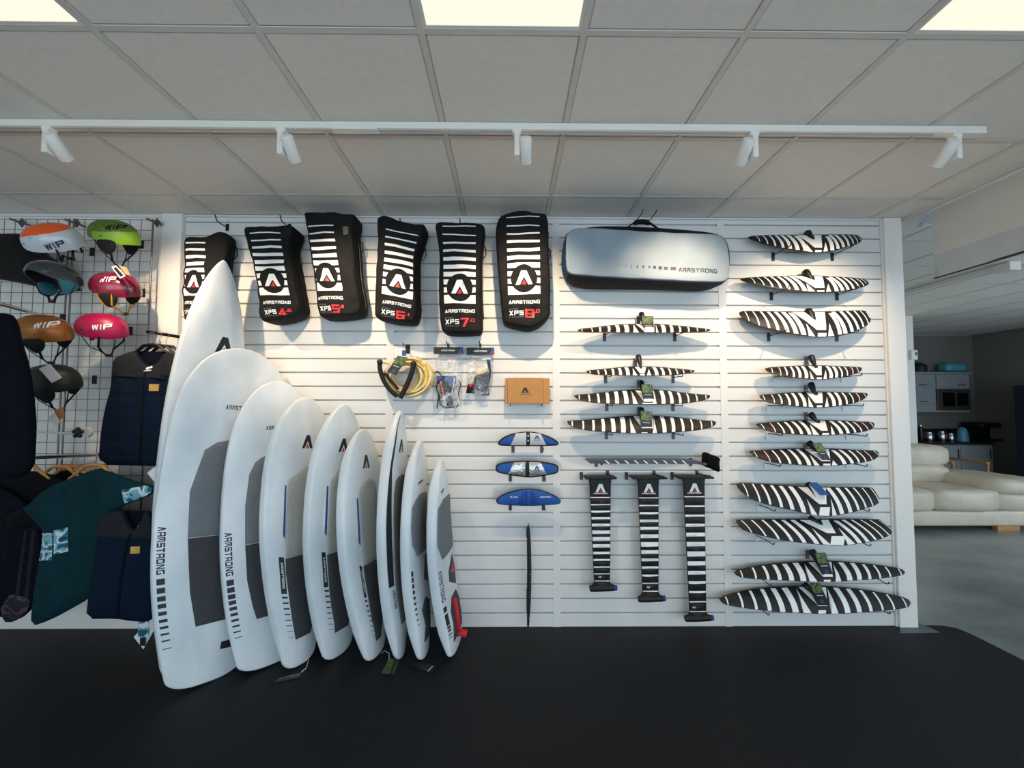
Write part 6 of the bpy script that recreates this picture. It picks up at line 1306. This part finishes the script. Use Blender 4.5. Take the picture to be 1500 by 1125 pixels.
# dark shelf unit at the right
a = at(1486, 600, 4.0); t = thing('shelf_unit', 'dark blue shelf unit with wooden shelves at the right edge', 'shelf', (a.x + .5, 3.8, -.012)); sz = at(1490, 566, 3.6).z
for x in (a.x, a.x + 1.0): MB().box((x, 3.6, -.012), (x + .03, 4.0, sz)).build('side_panel', 'darkblue', t)
MB().box((a.x + .03, 3.98, -.012), (a.x + 1.0, 4.0, sz)).build('back_panel', 'darkblue', t)
MB().box((a.x - .01, 3.59, sz), (a.x + 1.04, 4.0, sz + .03)).build('top', 'darkblue', t)
for py in (606, 642, 678, 714): z_ = at(1490, py, 3.6).z; MB().box((a.x + .03, 3.585, z_ - .03), (a.x + 1.0, 3.98, z_)).build('shelf', 'wood', t)
c = Vector((a.x + .3, 3.8, 0)); t = thing('round_bowl', 'black bowl on top of the dark shelf unit', 'bowl', (c.x, 3.8, sz + .03)); MB().lathe((c.x, 3.8, sz + .03), [(.06, 0), (.12, .02), (.16, .07), (.15, .07), (.10, .03)], 20).build('bowl', 'black', t, smooth=50)
# ceiling light track of that room
a, b_ = at(1462, 392, 0.98), at(1321, 428, 2.2); t = thing('ceiling_track', 'short white lighting track on the ceiling of the room beyond', 'lighting track', (a.x, 1.6, H - .05))
MB().rbox((a.x - .02, .98, H - .045), (a.x + .02, 3.28, H - .001), .002, 1).build('rail', 'metalwhite', t); MB().rbox((a.x - .03, .86, H - .085), (a.x + .08, 1.0, H - .001), .004, 1).build('feed_box', 'metalwhite', t)
# grey banner and clear sheet hanging from the ceiling edge
bx = 2.99; y_far = CAMP.y + (bx) / ((1383 - 745) / 597.3); zb_ = 2.455
t = thing('hanging_banner', 'grey fabric banner hanging from the ceiling edge at right', 'banner', (bx, -1.2, zb_))
V_ = []; F_ = []; n = 30
for i in range(n + 1):
    y = y_far - (y_far + 2.7) * i / n
    for z_, s in ((H - .006, 0), (zb_ + .16, .6), (zb_ + .155, .6), (zb_, 1)): V_.append((bx + .008 * sin(y * 5) * s - .004, y, z_)); 
    for z_, s in ((H - .006, 0), (zb_ + .16, .6), (zb_ + .155, .6), (zb_, 1)): V_.append((bx + .008 * sin(y * 5) * s + .0, y, z_))
m_ = []
for i in range(n):
    for j in range(3):
        o = i * 8; F_.append((o + j, o + j + 1, o + 8 + j + 1, o + 8 + j)); m_.append(1 if j == 2 else 0); F_.append((o + 4 + j, o + 12 + j, o + 12 + j + 1, o + 4 + j + 1)); m_.append(1 if j == 2 else 0)
    F_.append((i * 8 + 3, i * 8 + 7, i * 8 + 15, i * 8 + 11)); m_.append(1); F_.append((i * 8, i * 8 + 8, i * 8 + 12, i * 8 + 4)); m_.append(0)
for o in (0, n * 8):
    for j in range(3): F_.append((o + j, o + j + 1, o + 5 + j, o + 4 + j)); m_.append(0)
MB().add(V_, F_, m_).build('cloth', ['fabricgrey', 'bannerhem'], t, smooth=40)
MB().tube([(bx - .002, y_far, zb_), (bx - .002, -2.7, zb_)], .008, 8).build('hem_tape', 'navyedge', t, smooth=50)
MB().lathe((bx - .006, y_far - .03, zb_ + .035), [(.012, 0), (.014, .002), (.012, .006)], 14, axis='y').build('eyelet', 'steel', t)
ys_ = -.10
q = [at(1358, 302, ys_), at(1385, 301, ys_), at(1387, 332, ys_), at(1344, 332, ys_)]; q[0].z = H - .006; q[1].z = H - .006
t = thing('plastic_sheet', 'small clear plastic sheet with an eyelet behind the banner', 'sheet', ((q[0].x + q[1].x) / 2, ys_, q[2].z))
ol = [(p.x, p.z) for p in q]
panel(MB(), ol, [], wallmap(ys_), lambda u, v: .003 + .012 * sin(28 * u + 6 * v), lambda u, v: .012 * sin(28 * u + 6 * v), r=.001, K=3, grid=.03).build('sheet', mat('milky_vinyl', (168, 168, 178), .25, var=.12, vscale=9, bump=.5, bscale=12), t, smooth=60)
e = at(1349, 329, ys_ - .02); MB().lathe((e.x, ys_ - .024, e.z), [(.008, 0), (.011, .003), (.008, .006)], 12, axis='y').build('eyelet', 'steel', t)
